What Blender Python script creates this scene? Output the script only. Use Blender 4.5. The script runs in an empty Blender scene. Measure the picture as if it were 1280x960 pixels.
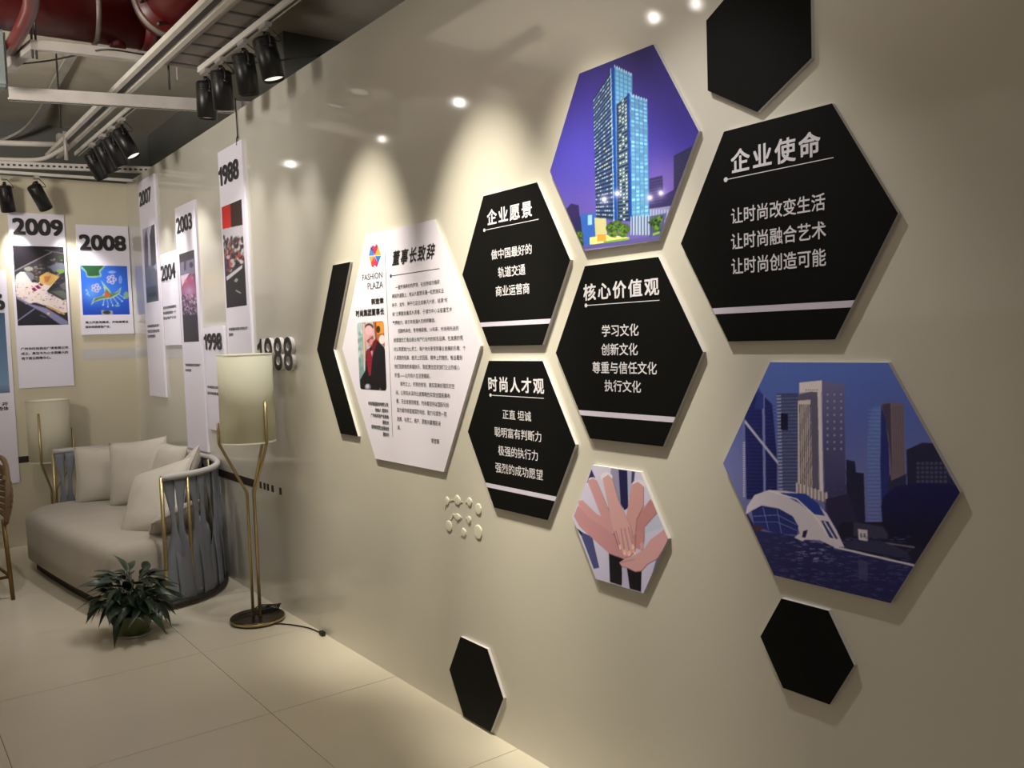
import bpy, bmesh, math, random
import numpy as np
from mathutils import Vector, Matrix, Euler

random.seed(7)
PI = math.pi
SC = bpy.context.scene
COL = SC.collection

# ------------------------------------------------------------------ camera
FPX = 1089.67                                   # focal length in pixels of the 1280 x 960 frame
YAW, PITCH, ROLL = math.radians(36.6567), math.radians(-3.2078), math.radians(-1.9807)
CAMLOC = Vector((-1.913, 0.0, 1.573))
_f = Vector((math.sin(YAW)*math.cos(PITCH), math.cos(YAW)*math.cos(PITCH), math.sin(PITCH)))
_r = Vector((math.cos(YAW), -math.sin(YAW), 0)); _u = _r.cross(_f)
CR = math.cos(ROLL)*_r + math.sin(ROLL)*_u
CU = -math.sin(ROLL)*_r + math.cos(ROLL)*_u
cam = bpy.data.cameras.new('camera'); camo = bpy.data.objects.new('camera', cam); COL.objects.link(camo)
cam.sensor_fit = 'HORIZONTAL'; cam.sensor_width = 36.0; cam.lens = 36.0*FPX/1280.0
cam.clip_start = 0.05; cam.clip_end = 60
camo.matrix_world = Matrix(((CR.x, CU.x, -_f.x, CAMLOC.x), (CR.y, CU.y, -_f.y, CAMLOC.y), (CR.z, CU.z, -_f.z, CAMLOC.z), (0, 0, 0, 1)))
SC.camera = camo

# ------------------------------------------------------------------ world and lights
SC.view_settings.view_transform = 'Standard'
SC.view_settings.look = 'None'
SC.view_settings.gamma = 1.0
SC.view_settings.use_curve_mapping = False
SC.view_settings.exposure = -0.32
w = bpy.data.worlds.new('world'); SC.world = w; w.use_nodes = True
w.node_tree.nodes['Background'].inputs[0].default_value = (0.50, 0.48, 0.47, 1)
w.node_tree.nodes['Background'].inputs[1].default_value = 0.12

WARM = (1.0, 0.92, 0.74)
NEUT = (1.0, 0.95, 0.88)
def spot(loc, target, watt, deg, blend=0.9, size=0.035, col=NEUT, name='spot_light'):
    L = bpy.data.lights.new(name, 'SPOT'); L.energy = watt; L.spot_size = math.radians(deg); L.spot_blend = blend
    L.shadow_soft_size = size; L.color = col
    o = bpy.data.objects.new(name, L); COL.objects.link(o); o.location = loc
    o.rotation_euler = (Vector(target)-Vector(loc)).to_track_quat('-Z', 'Y').to_euler()
    return o
def point(loc, watt, size=0.03, col=NEUT, name='point_light'):
    L = bpy.data.lights.new(name, 'POINT'); L.energy = watt; L.shadow_soft_size = size; L.color = col
    o = bpy.data.objects.new(name, L); COL.objects.link(o); o.location = loc
    return o
# track spots above the hexagon wall (beyond the top edge of the frame)
spot((-0.55, 1.80, 3.05), (0.0, 1.40, 0.75), 95, 60, 1.0, 0.016, NEUT)
spot((-0.75, 2.00, 3.45), (0.0, 2.12, 1.40), 400, 36, 1.0, 0.03, WARM)
spot((-0.90, 2.60, 3.45), (0.0, 2.72, 1.55), 560, 35, 1.0, 0.03, WARM)
spot((-0.85, 3.40, 3.45), (0.0, 3.72, 1.50), 560, 36, 1.0, 0.03, WARM)
# second row of ceiling lamps on the room side, mirrored in the glossy paint
for x_, y_, w_ in ((-1.525, 5.121, 2.2), (-1.575, 6.369, 1.6), (-1.331, 7.626, 1.2), (-1.505, 3.246, 1.4), (-1.552, 2.999, 1.0)):
    point((x_, y_, 3.2), w_, 0.022)
spot((-1.50, 4.95, 3.30), (-0.50, 6.30, 0.5), 66, 66, 1.0, 0.03, (1.0, 0.96, 0.92))
# added fill lights without fixtures, for the unseen rest of the showroom
def area(name, loc, rot, sx, sy, watt, col):
    A = bpy.data.lights.new(name, 'AREA'); A.shape = 'RECTANGLE'; A.size = sx; A.size_y = sy; A.energy = watt; A.color = col
    ao = bpy.data.objects.new(name, A); COL.objects.link(ao); ao.location = loc; ao.rotation_euler = rot
point((-3.3, -0.9, 2.3), 20, 0.45, (1.0, 0.92, 0.92), 'fill_point')  # added soft fill behind the camera
area('fill_side', (-4.6, 3.5, 2.4), (0, math.radians(-100), 0), 1.6, 3.5, 8, (1.0, 0.92, 0.84))  # added fill panel, unseen on the left
spot((-2.9, 4.2, 2.5), (-1.3, 6.2, 3.75), 400, 130, 1.0, 0.3, (1.0, 0.93, 0.84), 'ceiling_fill')  # added to brighten the far ceiling slab, no fixture there
spot((-1.9, 0.6, 3.12), (0.9, 3.8, 3.75), 90, 110, 1.0, 0.3, (1.0, 0.93, 0.84), 'ceiling_fill')  # added to brighten the slab beyond the partition

# ------------------------------------------------------------------ helpers
def lin(c):
    return tuple(((v/255.0)/12.92 if v/255.0 <= 0.04045 else ((v/255.0+0.055)/1.055)**2.4) for v in c)
def mat(name, col, rough=0.5, metal=0.0, spec=0.5, bump=0.0, bscale=40.0, noise=0.0, nscale=5.0, coat=0.0, crough=0.1,
        emit=None, estr=0.0, stretch=None, sheen=0.0):
    m = bpy.data.materials.new(name); m.use_nodes = True
    nt = m.node_tree; b = nt.nodes['Principled BSDF']
    b.inputs['Base Color'].default_value = (*col, 1); b.inputs['Roughness'].default_value = rough
    b.inputs['Metallic'].default_value = metal; b.inputs['Specular IOR Level'].default_value = spec
    b.inputs['Coat Weight'].default_value = coat; b.inputs['Coat Roughness'].default_value = crough
    b.inputs['Sheen Weight'].default_value = sheen
    if emit: b.inputs['Emission Color'].default_value = (*emit, 1); b.inputs['Emission Strength'].default_value = estr
    tc = nt.nodes.new('ShaderNodeTexCoord'); mp = nt.nodes.new('ShaderNodeMapping')
    nt.links.new(tc.outputs['Object'], mp.inputs[0])
    if stretch: mp.inputs['Scale'].default_value = stretch
    if noise > 0:
        n = nt.nodes.new('ShaderNodeTexNoise'); n.inputs['Scale'].default_value = nscale; n.inputs['Detail'].default_value = 5
        nt.links.new(mp.outputs[0], n.inputs[0])
        r = nt.nodes.new('ShaderNodeMapRange'); r.inputs['From Min'].default_value = 0.3; r.inputs['From Max'].default_value = 0.7
        r.inputs['To Min'].default_value = 1-noise; r.inputs['To Max'].default_value = 1+noise
        nt.links.new(n.outputs[0], r.inputs[0])
        mx = nt.nodes.new('ShaderNodeVectorMath'); mx.operation = 'SCALE'; mx.inputs[0].default_value = col
        nt.links.new(r.outputs[0], mx.inputs['Scale']); nt.links.new(mx.outputs[0], b.inputs['Base Color'])
    if bump > 0:
        n2 = nt.nodes.new('ShaderNodeTexNoise'); n2.inputs['Scale'].default_value = bscale; n2.inputs['Detail'].default_value = 3
        nt.links.new(mp.outputs[0], n2.inputs[0])
        bp = nt.nodes.new('ShaderNodeBump'); bp.inputs['Strength'].default_value = bump; bp.inputs['Distance'].default_value = 0.01
        nt.links.new(n2.outputs[0], bp.inputs['Height']); nt.links.new(bp.outputs[0], b.inputs['Normal'])
    return m
M = {}
M['wall'] = mat('cream_gloss_paint', (0.60, 0.575, 0.505), 0.42, spec=0.4, coat=0.9, crough=0.07, noise=0.03, nscale=1.4, bump=0.05, bscale=2.5)
M['wall_back'] = mat('cream_paint', (0.60, 0.55, 0.42), 0.45, spec=0.4, coat=0.2, crough=0.2, noise=0.03, nscale=1.4)
M['tile'] = mat('cream_floor_tile', (0.66, 0.61, 0.50), 0.25, spec=0.5, noise=0.05, nscale=1.2, bump=0.02, bscale=3)
M['grout'] = mat('dark_joint', (0.10, 0.09, 0.07), 0.9)
M['slab'] = mat('raw_ceiling_concrete', (0.74, 0.68, 0.57), 0.9, noise=0.12, nscale=1.5, bump=0.3, bscale=14)
M['outer'] = mat('dark_grey_plaster', (0.19, 0.195, 0.175), 0.9, noise=0.1, nscale=2)
M['black'] = mat('matt_black_foil', (0.0035, 0.0035, 0.0035), 0.6, spec=0.12)
M['edge'] = mat('pale_board_edge', (0.62, 0.60, 0.60), 0.6)
M['white'] = mat('white_board_face', (0.80, 0.77, 0.90), 0.4, spec=0.35)
M['white_letter'] = mat('white_lettering', (0.70, 0.68, 0.74), 0.5)
M['strip'] = mat('lavender_white_strip', (0.62, 0.58, 0.72), 0.5)
M['ink'] = mat('black_ink', (0.012, 0.010, 0.011), 0.5)
M['greyink'] = mat('grey_ink', (0.09, 0.085, 0.09), 0.6)  # print; on year numeral sides it stands in for their grey shadow
M['brown'] = mat('dark_brown_paint', (0.022, 0.012, 0.010), 0.5)
M['band'] = mat('pale_grey_band', (0.52, 0.51, 0.52), 0.5, coat=0.2)
M['red_p'] = mat('red_pipe_paint', (0.085, 0.006, 0.006), 0.35, noise=0.15, nscale=5)
M['steel'] = mat('galvanised_steel', (0.42, 0.39, 0.37), 0.5, metal=0.35, noise=0.12, nscale=6)
M['wsteel'] = mat('white_painted_steel', (0.58, 0.55, 0.50), 0.5, noise=0.08, nscale=6)
M['dsteel'] = mat('dark_steel', (0.05, 0.048, 0.045), 0.5, metal=0.5)
M['gasket'] = mat('grey_flange', (0.20, 0.17, 0.15), 0.5, metal=0.3)
M['bblack'] = mat('satin_black_metal', (0.008, 0.008, 0.009), 0.38, metal=0.2)
M['lens'] = mat('lit_lens', (0.8, 0.8, 0.8), 0.3, emit=(1, 0.94, 0.85), estr=1.1)
M['lens_dim'] = mat('dim_lens', (0.8, 0.8, 0.8), 0.3, emit=(1, 0.94, 0.85), estr=0.4)
M['brass'] = mat('brushed_brass', (0.47, 0.38, 0.20), 0.36, metal=0.9)
M['dbrass'] = mat('dark_brass', (0.20, 0.12, 0.045), 0.4, metal=0.7)
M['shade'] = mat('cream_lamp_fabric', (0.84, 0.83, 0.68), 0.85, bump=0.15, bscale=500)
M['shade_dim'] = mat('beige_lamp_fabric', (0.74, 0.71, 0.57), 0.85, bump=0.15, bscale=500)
M['bronze'] = mat('dark_bronze_disc', (0.06, 0.042, 0.025), 0.25, metal=0.7)
M['cable'] = mat('black_rubber', (0.012, 0.011, 0.010), 0.5)
M['sofa'] = mat('beige_linen', (0.42, 0.385, 0.33), 0.9, bump=0.25, bscale=260, noise=0.05, nscale=4, sheen=0.2)
M['cushion'] = mat('light_beige_linen', (0.54, 0.50, 0.44), 0.9, bump=0.2, bscale=260, noise=0.05, nscale=5, sheen=0.2)
M['strap'] = mat('blue_grey_strap', (0.20, 0.215, 0.255), 0.75, bump=0.1, bscale=200)
M['rail'] = mat('grey_wrapped_rail', (0.46, 0.44, 0.43), 0.8, bump=0.2, bscale=150)
M['plinth'] = mat('dark_plinth', (0.02, 0.015, 0.013), 0.6)
M['leaf'] = mat('dark_green_leaf', (0.010, 0.026, 0.012), 0.35, noise=0.35, nscale=14)
M['leaf2'] = mat('mid_green_leaf', (0.020, 0.042, 0.018), 0.35, noise=0.3, nscale=14)
M['stem'] = mat('green_stem', (0.03, 0.06, 0.02), 0.5)
M['pot'] = mat('olive_green_pot', (0.10, 0.12, 0.05), 0.35)
M['saucer'] = mat('pale_saucer', (0.40, 0.38, 0.33), 0.4)
M['soil'] = mat('soil', (0.02, 0.014, 0.01), 0.95, bump=0.6, bscale=80)
M['wicker'] = mat('brown_wicker', (0.16, 0.10, 0.05), 0.7, bump=0.5, bscale=90)
M['blob'] = mat('cream_relief_dot', (0.66, 0.64, 0.54), 0.5)
M['cyan_box'] = mat('grey_blue_casing', (0.14, 0.16, 0.16), 0.5)
def print_mat():
    m = bpy.data.materials.new('printed_picture'); m.use_nodes = True; nt = m.node_tree
    a = nt.nodes.new('ShaderNodeAttribute'); a.attribute_name = 'ink'
    b = nt.nodes['Principled BSDF']; nt.links.new(a.outputs['Color'], b.inputs['Base Color'])
    b.inputs['Roughness'].default_value = 0.38; b.inputs['Specular IOR Level'].default_value = 0.3
    return m
M['print'] = print_mat()

for k_ in ('shade', 'shade_dim'):       # fabric that lets part of the light through
    nt = M[k_].node_tree; b_ = nt.nodes['Principled BSDF']; o_ = nt.nodes['Material Output']
    t_ = nt.nodes.new('ShaderNodeBsdfTranslucent'); t_.inputs[0].default_value = (0.8, 0.76, 0.6, 1)
    mx_ = nt.nodes.new('ShaderNodeMixShader'); mx_.inputs[0].default_value = 0.25
    nt.links.new(b_.outputs[0], mx_.inputs[1]); nt.links.new(t_.outputs[0], mx_.inputs[2]); nt.links.new(mx_.outputs[0], o_.inputs[0])

def link(name, me, m=None, parent=None, smooth=False):
    o = bpy.data.objects.new(name, me); COL.objects.link(o)
    if m is not None:
        for q in (m if isinstance(m, (list, tuple)) else [m]): me.materials.append(q)
    if parent is not None: o.parent = parent
    if smooth:
        for p in me.polygons: p.use_smooth = True
    return o
def from_bm(name, bm, m=None, parent=None, smooth=False):
    bmesh.ops.recalc_face_normals(bm, faces=bm.faces)
    me = bpy.data.meshes.new(name); bm.to_mesh(me); bm.free()
    return link(name, me, m, parent, smooth)
def thing(name, label, cat, loc=(0, 0, 0), rotz=0, group=None):
    o = bpy.data.objects.new(name, None); COL.objects.link(o); o.location = loc; o.rotation_euler = (0, 0, rotz)
    o.empty_display_size = 0.1
    return tag(o, label, cat, group)
def tag(o, label, cat, group=None):
    o['label'] = label; o['category'] = cat
    if group: o['group'] = group
    return o
def struct(o): o['kind'] = 'structure'; return o
def add_box(bm, lo, hi, bevel=0.0):
    r = bmesh.ops.create_cube(bm, size=1.0)
    c = [(lo[i]+hi[i])/2 for i in range(3)]; s = [abs(hi[i]-lo[i]) for i in range(3)]
    for v in r['verts']: v.co = Vector((c[0]+v.co.x*s[0], c[1]+v.co.y*s[1], c[2]+v.co.z*s[2]))
    if bevel:
        es = list({e for v in r['verts'] for e in v.link_edges})
        bmesh.ops.bevel(bm, geom=es, offset=bevel, segments=2, affect='EDGES')
def box(name, lo, hi, m, parent=None, bevel=0.0):
    bm = bmesh.new(); add_box(bm, lo, hi, bevel); return from_bm(name, bm, m, parent)
def add_beam(bm, p1, p2, w, h, up=(0, 0, 1), off=(0, 0)):
    p1 = Vector(p1); p2 = Vector(p2); d = (p2-p1).normalized(); s = d.cross(Vector(up)).normalized(); u = s.cross(d)
    vs = []
    for p in (p1, p2):
        for a, b in ((-1, -1), (1, -1), (1, 1), (-1, 1)):
            vs.append(bm.verts.new(p + s*(a*w/2+off[0]) + u*(b*h/2+off[1])))
    for f in ((0, 1, 2, 3), (7, 6, 5, 4), (0, 4, 5, 1), (1, 5, 6, 2), (2, 6, 7, 3), (3, 7, 4, 0)): bm.faces.new([vs[i] for i in f])
def beam(name, p1, p2, w, h, m, parent=None, up=(0, 0, 1)):
    bm = bmesh.new(); add_beam(bm, p1, p2, w, h, up); return from_bm(name, bm, m, parent)
def add_tube(bm, pts, r, n=10, cap=True, closed=False):
    pts = [Vector(p) for p in pts]; rs = r if isinstance(r, (list, tuple)) else [r]*len(pts)
    rings = []; prev = None
    N = len(pts)
    for i, p in enumerate(pts):
        if closed: t = (pts[(i+1) % N]-pts[i-1]).normalized()
        else:
            t = Vector((0, 0, 0))
            if i > 0: t += (pts[i]-pts[i-1]).normalized()
            if i < N-1: t += (pts[i+1]-pts[i]).normalized()
            t.normalize()
        a = prev if prev is not None else (Vector((0, 0, 1)) if abs(t.z) < 0.9 else Vector((1, 0, 0)))
        s = (a - t*a.dot(t)).normalized(); prev = s; b = t.cross(s)
        rings.append([bm.verts.new(p + (s*math.cos(2*PI*k/n)+b*math.sin(2*PI*k/n))*rs[i]) for k in range(n)])
    for i in range(N if closed else N-1):
        A_, B_ = rings[i], rings[(i+1) % N]
        for k in range(n): bm.faces.new((A_[k], A_[(k+1) % n], B_[(k+1) % n], B_[k]))
    if cap and not closed:
        bm.faces.new(rings[0][::-1]); bm.faces.new(rings[-1])
def tube(name, pts, r, m, parent=None, n=10):
    bm = bmesh.new(); add_tube(bm, pts, r, n); return from_bm(name, bm, m, parent, True)
def add_lathe(bm, prof, n=32, c=(0, 0)):
    rings = [[bm.verts.new((c[0]+r*math.cos(2*PI*k/n), c[1]+r*math.sin(2*PI*k/n), z)) for k in range(n)] for r, z in prof]
    for i in range(len(rings)-1):
        for k in range(n): bm.faces.new((rings[i][k], rings[i][(k+1) % n], rings[i+1][(k+1) % n], rings[i+1][k]))
    return rings
def lathe(name, prof, m, parent=None, n=32, caps=(True, True), smooth=True):
    bm = bmesh.new(); rg = add_lathe(bm, prof, n)
    if caps[0]: bm.faces.new(rg[0][::-1])
    if caps[1]: bm.faces.new(rg[-1])
    o = from_bm(name, bm, m, parent, False)
    if smooth:
        for p in o.data.polygons: p.use_smooth = len(p.vertices) == 4
    return o
def smoothpath(pts, k=6):
    out = []; P = [Vector(p) for p in pts]
    for i in range(len(P)-1):
        p0 = P[max(i-1, 0)]; p1 = P[i]; p2 = P[i+1]; p3 = P[min(i+2, len(P)-1)]
        for j in range(k):
            t = j/k
            out.append(0.5*((2*p1)+(-p0+p2)*t+(2*p0-5*p1+4*p2-p3)*t*t+(-p0+3*p1-3*p2+p3)*t**3))
    out.append(P[-1]); return out

# measured picture points -> points on the real planes of the room
def ray(x, y):
    return CR*((x-640)/FPX) + CU*((480-y)/FPX) + _f
def on_x(x, y, v=0.0):
    d = ray(x, y); return CAMLOC + d*((v-CAMLOC.x)/d.x)
def on_y(x, y, v):
    d = ray(x, y); return CAMLOC + d*((v-CAMLOC.y)/d.y)
def on_z(x, y, v):
    d = ray(x, y); return CAMLOC + d*((v-CAMLOC.z)/d.z)
def to_px(p):
    q = np.asarray(p, float)-np.array(CAMLOC)
    a = q@np.array(CR); b = q@np.array(CU); c = q@np.array(_f)
    return 640+FPX*a/c, 480-FPX*b/c

YB = 8.03           # back partition face
ZT = 2.985          # partition height

# ------------------------------------------------------------------ the room
fl = struct(box('floor', (-5.2, -3.2, -0.06), (2.1, 9.6, -0.006), M['grout']))
T0 = 0.945; xs = [-0.604-T0*k for k in range(-1, 5)]; ys = [2.612+T0*k for k in range(-6, 7)]
for i in range(len(xs)):
    x1 = min(xs[i], 0.0) if i else 0.0
    x0 = xs[i+1] if i+1 < len(xs) else -5.2
    if i == 0: x0 = xs[1]
    for j in range(len(ys)-1):
        y0, y1 = ys[j], min(ys[j+1], YB)
        if y1-y0 < 0.05: continue
        g = 0.0013
        o = box('tile', (x0+g, y0+g, -0.006), (x1-(g if i else 0), y1-g, random.uniform(-0.0004, 0.0)), M['tile'], fl)
struct(box('ceiling', (-5.3, -3.3, 3.75), (2.15, 9.7, 3.95), M['slab']))
struct(box('wall_right', (0.0, -3.2, 0.0), (0.10, YB+0.1, ZT), M['wall']))
struct(box('wall_back', (-5.2, YB, 0.0), (0.0, YB+0.1, ZT), M['wall_back']))
struct(box('wall_outer_right', (0.588, 5.9, 0.0), (0.70, 9.5, 3.75), M['outer']))
struct(box('wall_outer_near', (2.0, -3.2, 0.0), (2.1, 5.9, 3.75), M['outer']))
struct(box('wall_outer_return', (0.70, 5.9, 0.0), (2.1, 6.0, 3.75), M['outer']))
struct(box('wall_outer_back', (-5.2, 9.5, 0.0), (0.70, 9.62, 3.75), M['outer']))
struct(box('wall_left', (-5.3, -3.2, 0.0), (-5.2, 9.5, 3.75), M['wall_back']))
struct(box('wall_behind', (-5.2, -3.3, 0.0), (2.1, -3.2, 3.75), M['wall_back']))
# painted dark stripe that ends in dashes, and the pale band
struct(box('trim_1', (-0.0015, 5.255, 0.680), (0.0, YB, 0.730), M['brown']))
struct(box('trim_2', (-5.2, YB-0.0015, 0.676), (-0.0015, YB, 0.728), M['brown']))
for k, yy in enumerate((5.182, 5.118, 5.064, 4.99, 4.868)):
    tag(box('stripe_dash', (-0.0015, yy-0.017, 0.690), (0.0, yy+0.017, 0.731), M['brown']),
        ('first', 'second', 'third', 'fourth', 'fifth')[k] + ' dark dash after the end of the long wall stripe', 'wall dash', 'dashes trailing the dark wall stripe')
struct(box('trim_3', (-0.42, YB-0.001, 1.490), (0.0, YB, 1.577), M['band']))
struct(box('trim_4', (-0.001, 5.9, 1.490), (0.0, YB-0.001, 1.577), M['band']))

# ------------------------------------------------------------------ hexagon panels
TH = 0.013
def hexpts(cy, cz, r, rot=0.0):
    # local y across the wall to the right (= world -y), z up
    return [(cy - r*math.cos(math.radians(a+rot)), cz + r*math.sin(math.radians(a+rot))) for a in (0, 60, 120, 180, 240, 300)]
def slab_poly(name, pts, x0, x1, mface, medge, parent=None):
    bm = bmesh.new()
    F = [bm.verts.new((x0, y, z)) for y, z in pts]; B = [bm.verts.new((x1, y, z)) for y, z in pts]
    bm.faces.new(F); bm.faces.new(B[::-1]); n = len(pts)
    for i in range(n):
        bm.faces.new((F[i], B[i], B[(i+1) % n], F[(i+1) % n]))
    bmesh.ops.recalc_face_normals(bm, faces=bm.faces)
    for f in bm.faces:
        f.material_index = 0 if abs(f.normal.x) > 0.9 else 1
    return from_bm(name, bm, [mface, medge], parent)
HEX = {'A': (2.530, 1.815, 0.3235), 'B': (2.532, 1.199, 0.324), 'C': (1.972, 1.507, 0.325), 'D': (1.971, 2.120, 0.3265),
       'E': (1.394, 1.818, 0.3265), 'F': (1.258, 1.197, 0.3265), 'G': (2.017, 0.949, 0.219), 'H': (1.330, 0.737, 0.139),
       'I': (2.871, 0.1785, 0.193), 'K': (3.345, 1.536, 0.598), 'J': (1.447, 2.316, 0.188)}
def hexpanel(k, label, face='black', rot=0, group=None):
    cy, cz, r = HEX[k]
    o = slab_poly('hexagon_panel', hexpts(cy, cz, r, rot), -TH, -0.0002, M[face], M['edge'])
    tag(o, label, 'wall panel', group)
    return o

TEXTS = []
def add_text(s, parent, m, place, bold=0.0, ext=0.0, name='lettering', shear=0.0, side=None, cjk=None):
    """place: ('x', xplane, y_left, y_right, z0, z1) on the right wall, ('y', yplane, x_left, x_right, z0, z1) on the back wall."""
    c = bpy.data.curves.new('lettering', 'FONT'); c.body = s; c.size = 1.0; c.offset = 0.0; c.extrude = 0.0
    c.resolution_u = 1 if cjk else (8 if ext > 0 else 3); c.shear = shear; c.space_character = 1.22 if name == 'heading' else 1.0
    o = bpy.data.objects.new('lettering', c); COL.objects.link(o)
    TEXTS.append((o, parent, m, place, ext, name, side, bold))
def digit_one(parent, m, side, a0, a1, z0, z1, x0, ext):
    """a one with a flag and no foot, standing proud of the board"""
    U = [(0.55, 0), (1, 0), (1, 1), (0.66, 1), (0.50, 0.88), (0.0, 0.78), (0.0, 0.63), (0.55, 0.71)]
    slab_poly('numeral', [(a0+(a1-a0)*u, z0+(z1-z0)*v) for u, v in U], x0-ext, x0, m, side, parent)
def year19(s, parent, a, x0, ext):
    y0, y1, z0, z1 = a; wd = y1-y0
    digit_one(parent, M['ink'], M['greyink'], y0+wd*0.02, y0+wd*0.17, z0, z1, x0, ext)
    add_text(s[1:], parent, M['ink'], ('x', x0, y0+wd*0.235, y1, z0, z1), bold=0.014, ext=ext, name='year_number', side=M['greyink'])
def flush_texts():
    dg = bpy.context.evaluated_depsgraph_get()
    for o, parent, m, place, ext, name, side, bold in TEXTS:
        ev = o.evaluated_get(dg); me = bpy.data.meshes.new_from_object(ev)
        n = len(me.vertices); co = np.empty(n*3); me.vertices.foreach_get('co', co); co = co.reshape(-1, 3)
        lo = co.min(0); hi = co.max(0)
        ax, pl, a0, a1, z0, z1 = place
        u = (co[:, 0]-lo[0])/max(hi[0]-lo[0], 1e-6); v = (co[:, 1]-lo[1])/max(hi[1]-lo[1], 1e-6)
        out = np.empty_like(co)
        if ax == 'x': out[:, 0] = pl; out[:, 1] = a0+(a1-a0)*u
        else: out[:, 1] = pl; out[:, 0] = a0+(a1-a0)*u
        out[:, 2] = z0+(z1-z0)*v
        me.vertices.foreach_set('co', out.ravel()); me.update()
        me.materials.clear(); me.materials.append(m)
        if ext > 0:
            if side: me.materials.append(side)
            bm = bmesh.new(); bm.from_mesh(me)
            bmesh.ops.remove_doubles(bm, verts=bm.verts, dist=1e-5)
            r = bmesh.ops.extrude_face_region(bm, geom=list(bm.faces))
            vs = [g for g in r['geom'] if isinstance(g, bmesh.types.BMVert)]
            dv = Vector((-ext, 0, 0)) if ax == 'x' else Vector((0, -ext, 0))
            bmesh.ops.translate(bm, verts=vs, vec=dv)
            bmesh.ops.recalc_face_normals(bm, faces=bm.faces)
            if side:
                for f in bm.faces:
                    nn = f.normal.x if ax == 'x' else f.normal.y
                    f.material_index = 0 if abs(nn) > 0.7 else 1
            bm.to_mesh(me); bm.free()
        if bold > 0.004:      # heavier strokes: the same flat glyphs again, shifted by a hair
            sx = bold*abs(a1-a0)/max(hi[0]-lo[0], 1e-6); sz = bold*abs(z1-z0)/max(hi[1]-lo[1], 1e-6)
            shifts = [(0, 0), (sx, sz), (-sx, sz), (sx, -sz), (-sx, -sz)] if bold >= 0.012 else [(sx, 0), (-sx, 0)]
            bm = bmesh.new()
            for ki, (du, dz_) in enumerate(shifts):
                nv = len(bm.verts); bm.from_mesh(me); bm.verts.ensure_lookup_table()
                dp = -0.00022*ki; dv = Vector((dp, du, dz_)) if ax == 'x' else Vector((du, dp, dz_))
                for v in bm.verts[nv:]: v.co += dv
            bm.to_mesh(me); bm.free()
        me.name = name
        q = bpy.data.objects.new(name, me); COL.objects.link(q)
        if parent is not None: q.parent = parent
        bpy.data.objects.remove(o)
def crop(ox, oy, s): return lambda x, y: (ox+x/s, oy+y/s)
def wtext(s, parent, m, cf, xl, yl0, yl1, xr, yr0, yr1, xp=-TH-0.0006, **kw):
    """text whose left end spans (xl, yl0..yl1) and right end (xr, yr0..yr1) in crop cf of the right wall"""
    a = on_x(*cf(xl, yl0), xp); b = on_x(*cf(xl, yl1), xp); c = on_x(*cf(xr, yr0), xp); d = on_x(*cf(xr, yr1), xp)
    z0 = (b.z+d.z)/2; z1 = (a.z+c.z)/2
    add_text(s, parent, m, ('x', xp, (a.y+b.y)/2, (c.y+d.y)/2, z0, z1), **kw)
def btext(s, parent, m, cf, xl, yl0, yl1, xr, yr0, yr1, yp, **kw):
    a = on_y(*cf(xl, yl0), yp); b = on_y(*cf(xl, yl1), yp); c = on_y(*cf(xr, yr0), yp); d = on_y(*cf(xr, yr1), yp)
    add_text(s, parent, m, ('y', yp, (a.x+b.x)/2, (c.x+d.x)/2, (b.z+d.z)/2, (a.z+c.z)/2), **kw)
def flat_on_x(name, pts, m, parent, xp, t=0.0005):
    return slab_poly(name, pts, xp-t, xp, m, m, parent)
def underline(parent, cf, x0, y0, x1, y1, w=0.0022, dot=0.0065, xp=-TH, m=None):
    a = on_x(*cf(x0, y0), xp); b = on_x(*cf(x1, y1), xp); z = (a.z+b.z)/2; m = m or M['white_letter']
    bm = bmesh.new()
    add_box(bm, (xp-0.0006, b.y, z-w/2), (xp, a.y, z+w/2))
    n = 14; vs = [bm.verts.new((xp-0.0007, a.y+dot*math.cos(2*PI*k/n), z+dot*math.sin(2*PI*k/n))) for k in range(n)]
    vb = [bm.verts.new((xp, v.co.y, v.co.z)) for v in vs]; bm.faces.new(vs)
    for k in range(n): bm.faces.new((vs[k], vb[k], vb[(k+1) % n], vs[(k+1) % n]))
    return from_bm('underline', bm, m, parent)
def strip(k, parent, dz=-0.1985, h=0.0165):
    cy, cz, r = HEX[k]
    def half(z): return r - abs(z)/math.sqrt(3)
    z0, z1 = dz-h/2, dz+h/2
    pts = [(cy+half(z0), cz+z0), (cy-half(z0), cz+z0), (cy-half(z1), cz+z1), (cy+half(z1), cz+z1)]
    return flat_on_x('stripe', pts, M['strip'], parent, -TH)
W_ = M['white_letter']
# A  corporate vision
cA = crop(560, 210, 4.174)
p = hexpanel('A', 'black hexagon with three lines of white writing, immediately right of the white portrait hexagon')
wtext('企业愿景', p, W_, cA, 205, 215, 297, 437, 174, 256, bold=0.022, name='heading')
underline(p, cA, 190, 325, 473, 267)
wtext('做中国最好的', p, W_, cA, 226, 427, 478, 437, 395, 450, bold=0.012)
wtext('轨道交通', p, W_, cA, 262, 515, 572, 403, 503, 558, bold=0.012)
wtext('商业运营商', p, W_, cA, 250, 615, 670, 425, 600, 656, bold=0.012)
strip('A', p)
cB = crop(560, 430, 4.172)
p = hexpanel('B', 'black hexagon with four lines of white writing, above the small hands picture')
wtext('时尚人才观', p, W_, cB, 212, 172, 248, 500, 178, 256, bold=0.022, name='heading')
underline(p, cB, 222, 265, 500, 285)
wtext('正直 坦诚', p, W_, cB, 285, 342, 392, 433, 352, 403, bold=0.010)
wtext('聪明富有判断力', p, W_, cB, 243, 432, 484, 486, 456, 510, bold=0.010)
wtext('极强的执行力', p, W_, cB, 262, 530, 582, 468, 553, 608, bold=0.010)
wtext('强烈的成功愿望', p, W_, cB, 248, 620, 672, 494, 652, 708, bold=0.010)
strip('B', p)
cC = crop(680, 310, 3.69)
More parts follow.
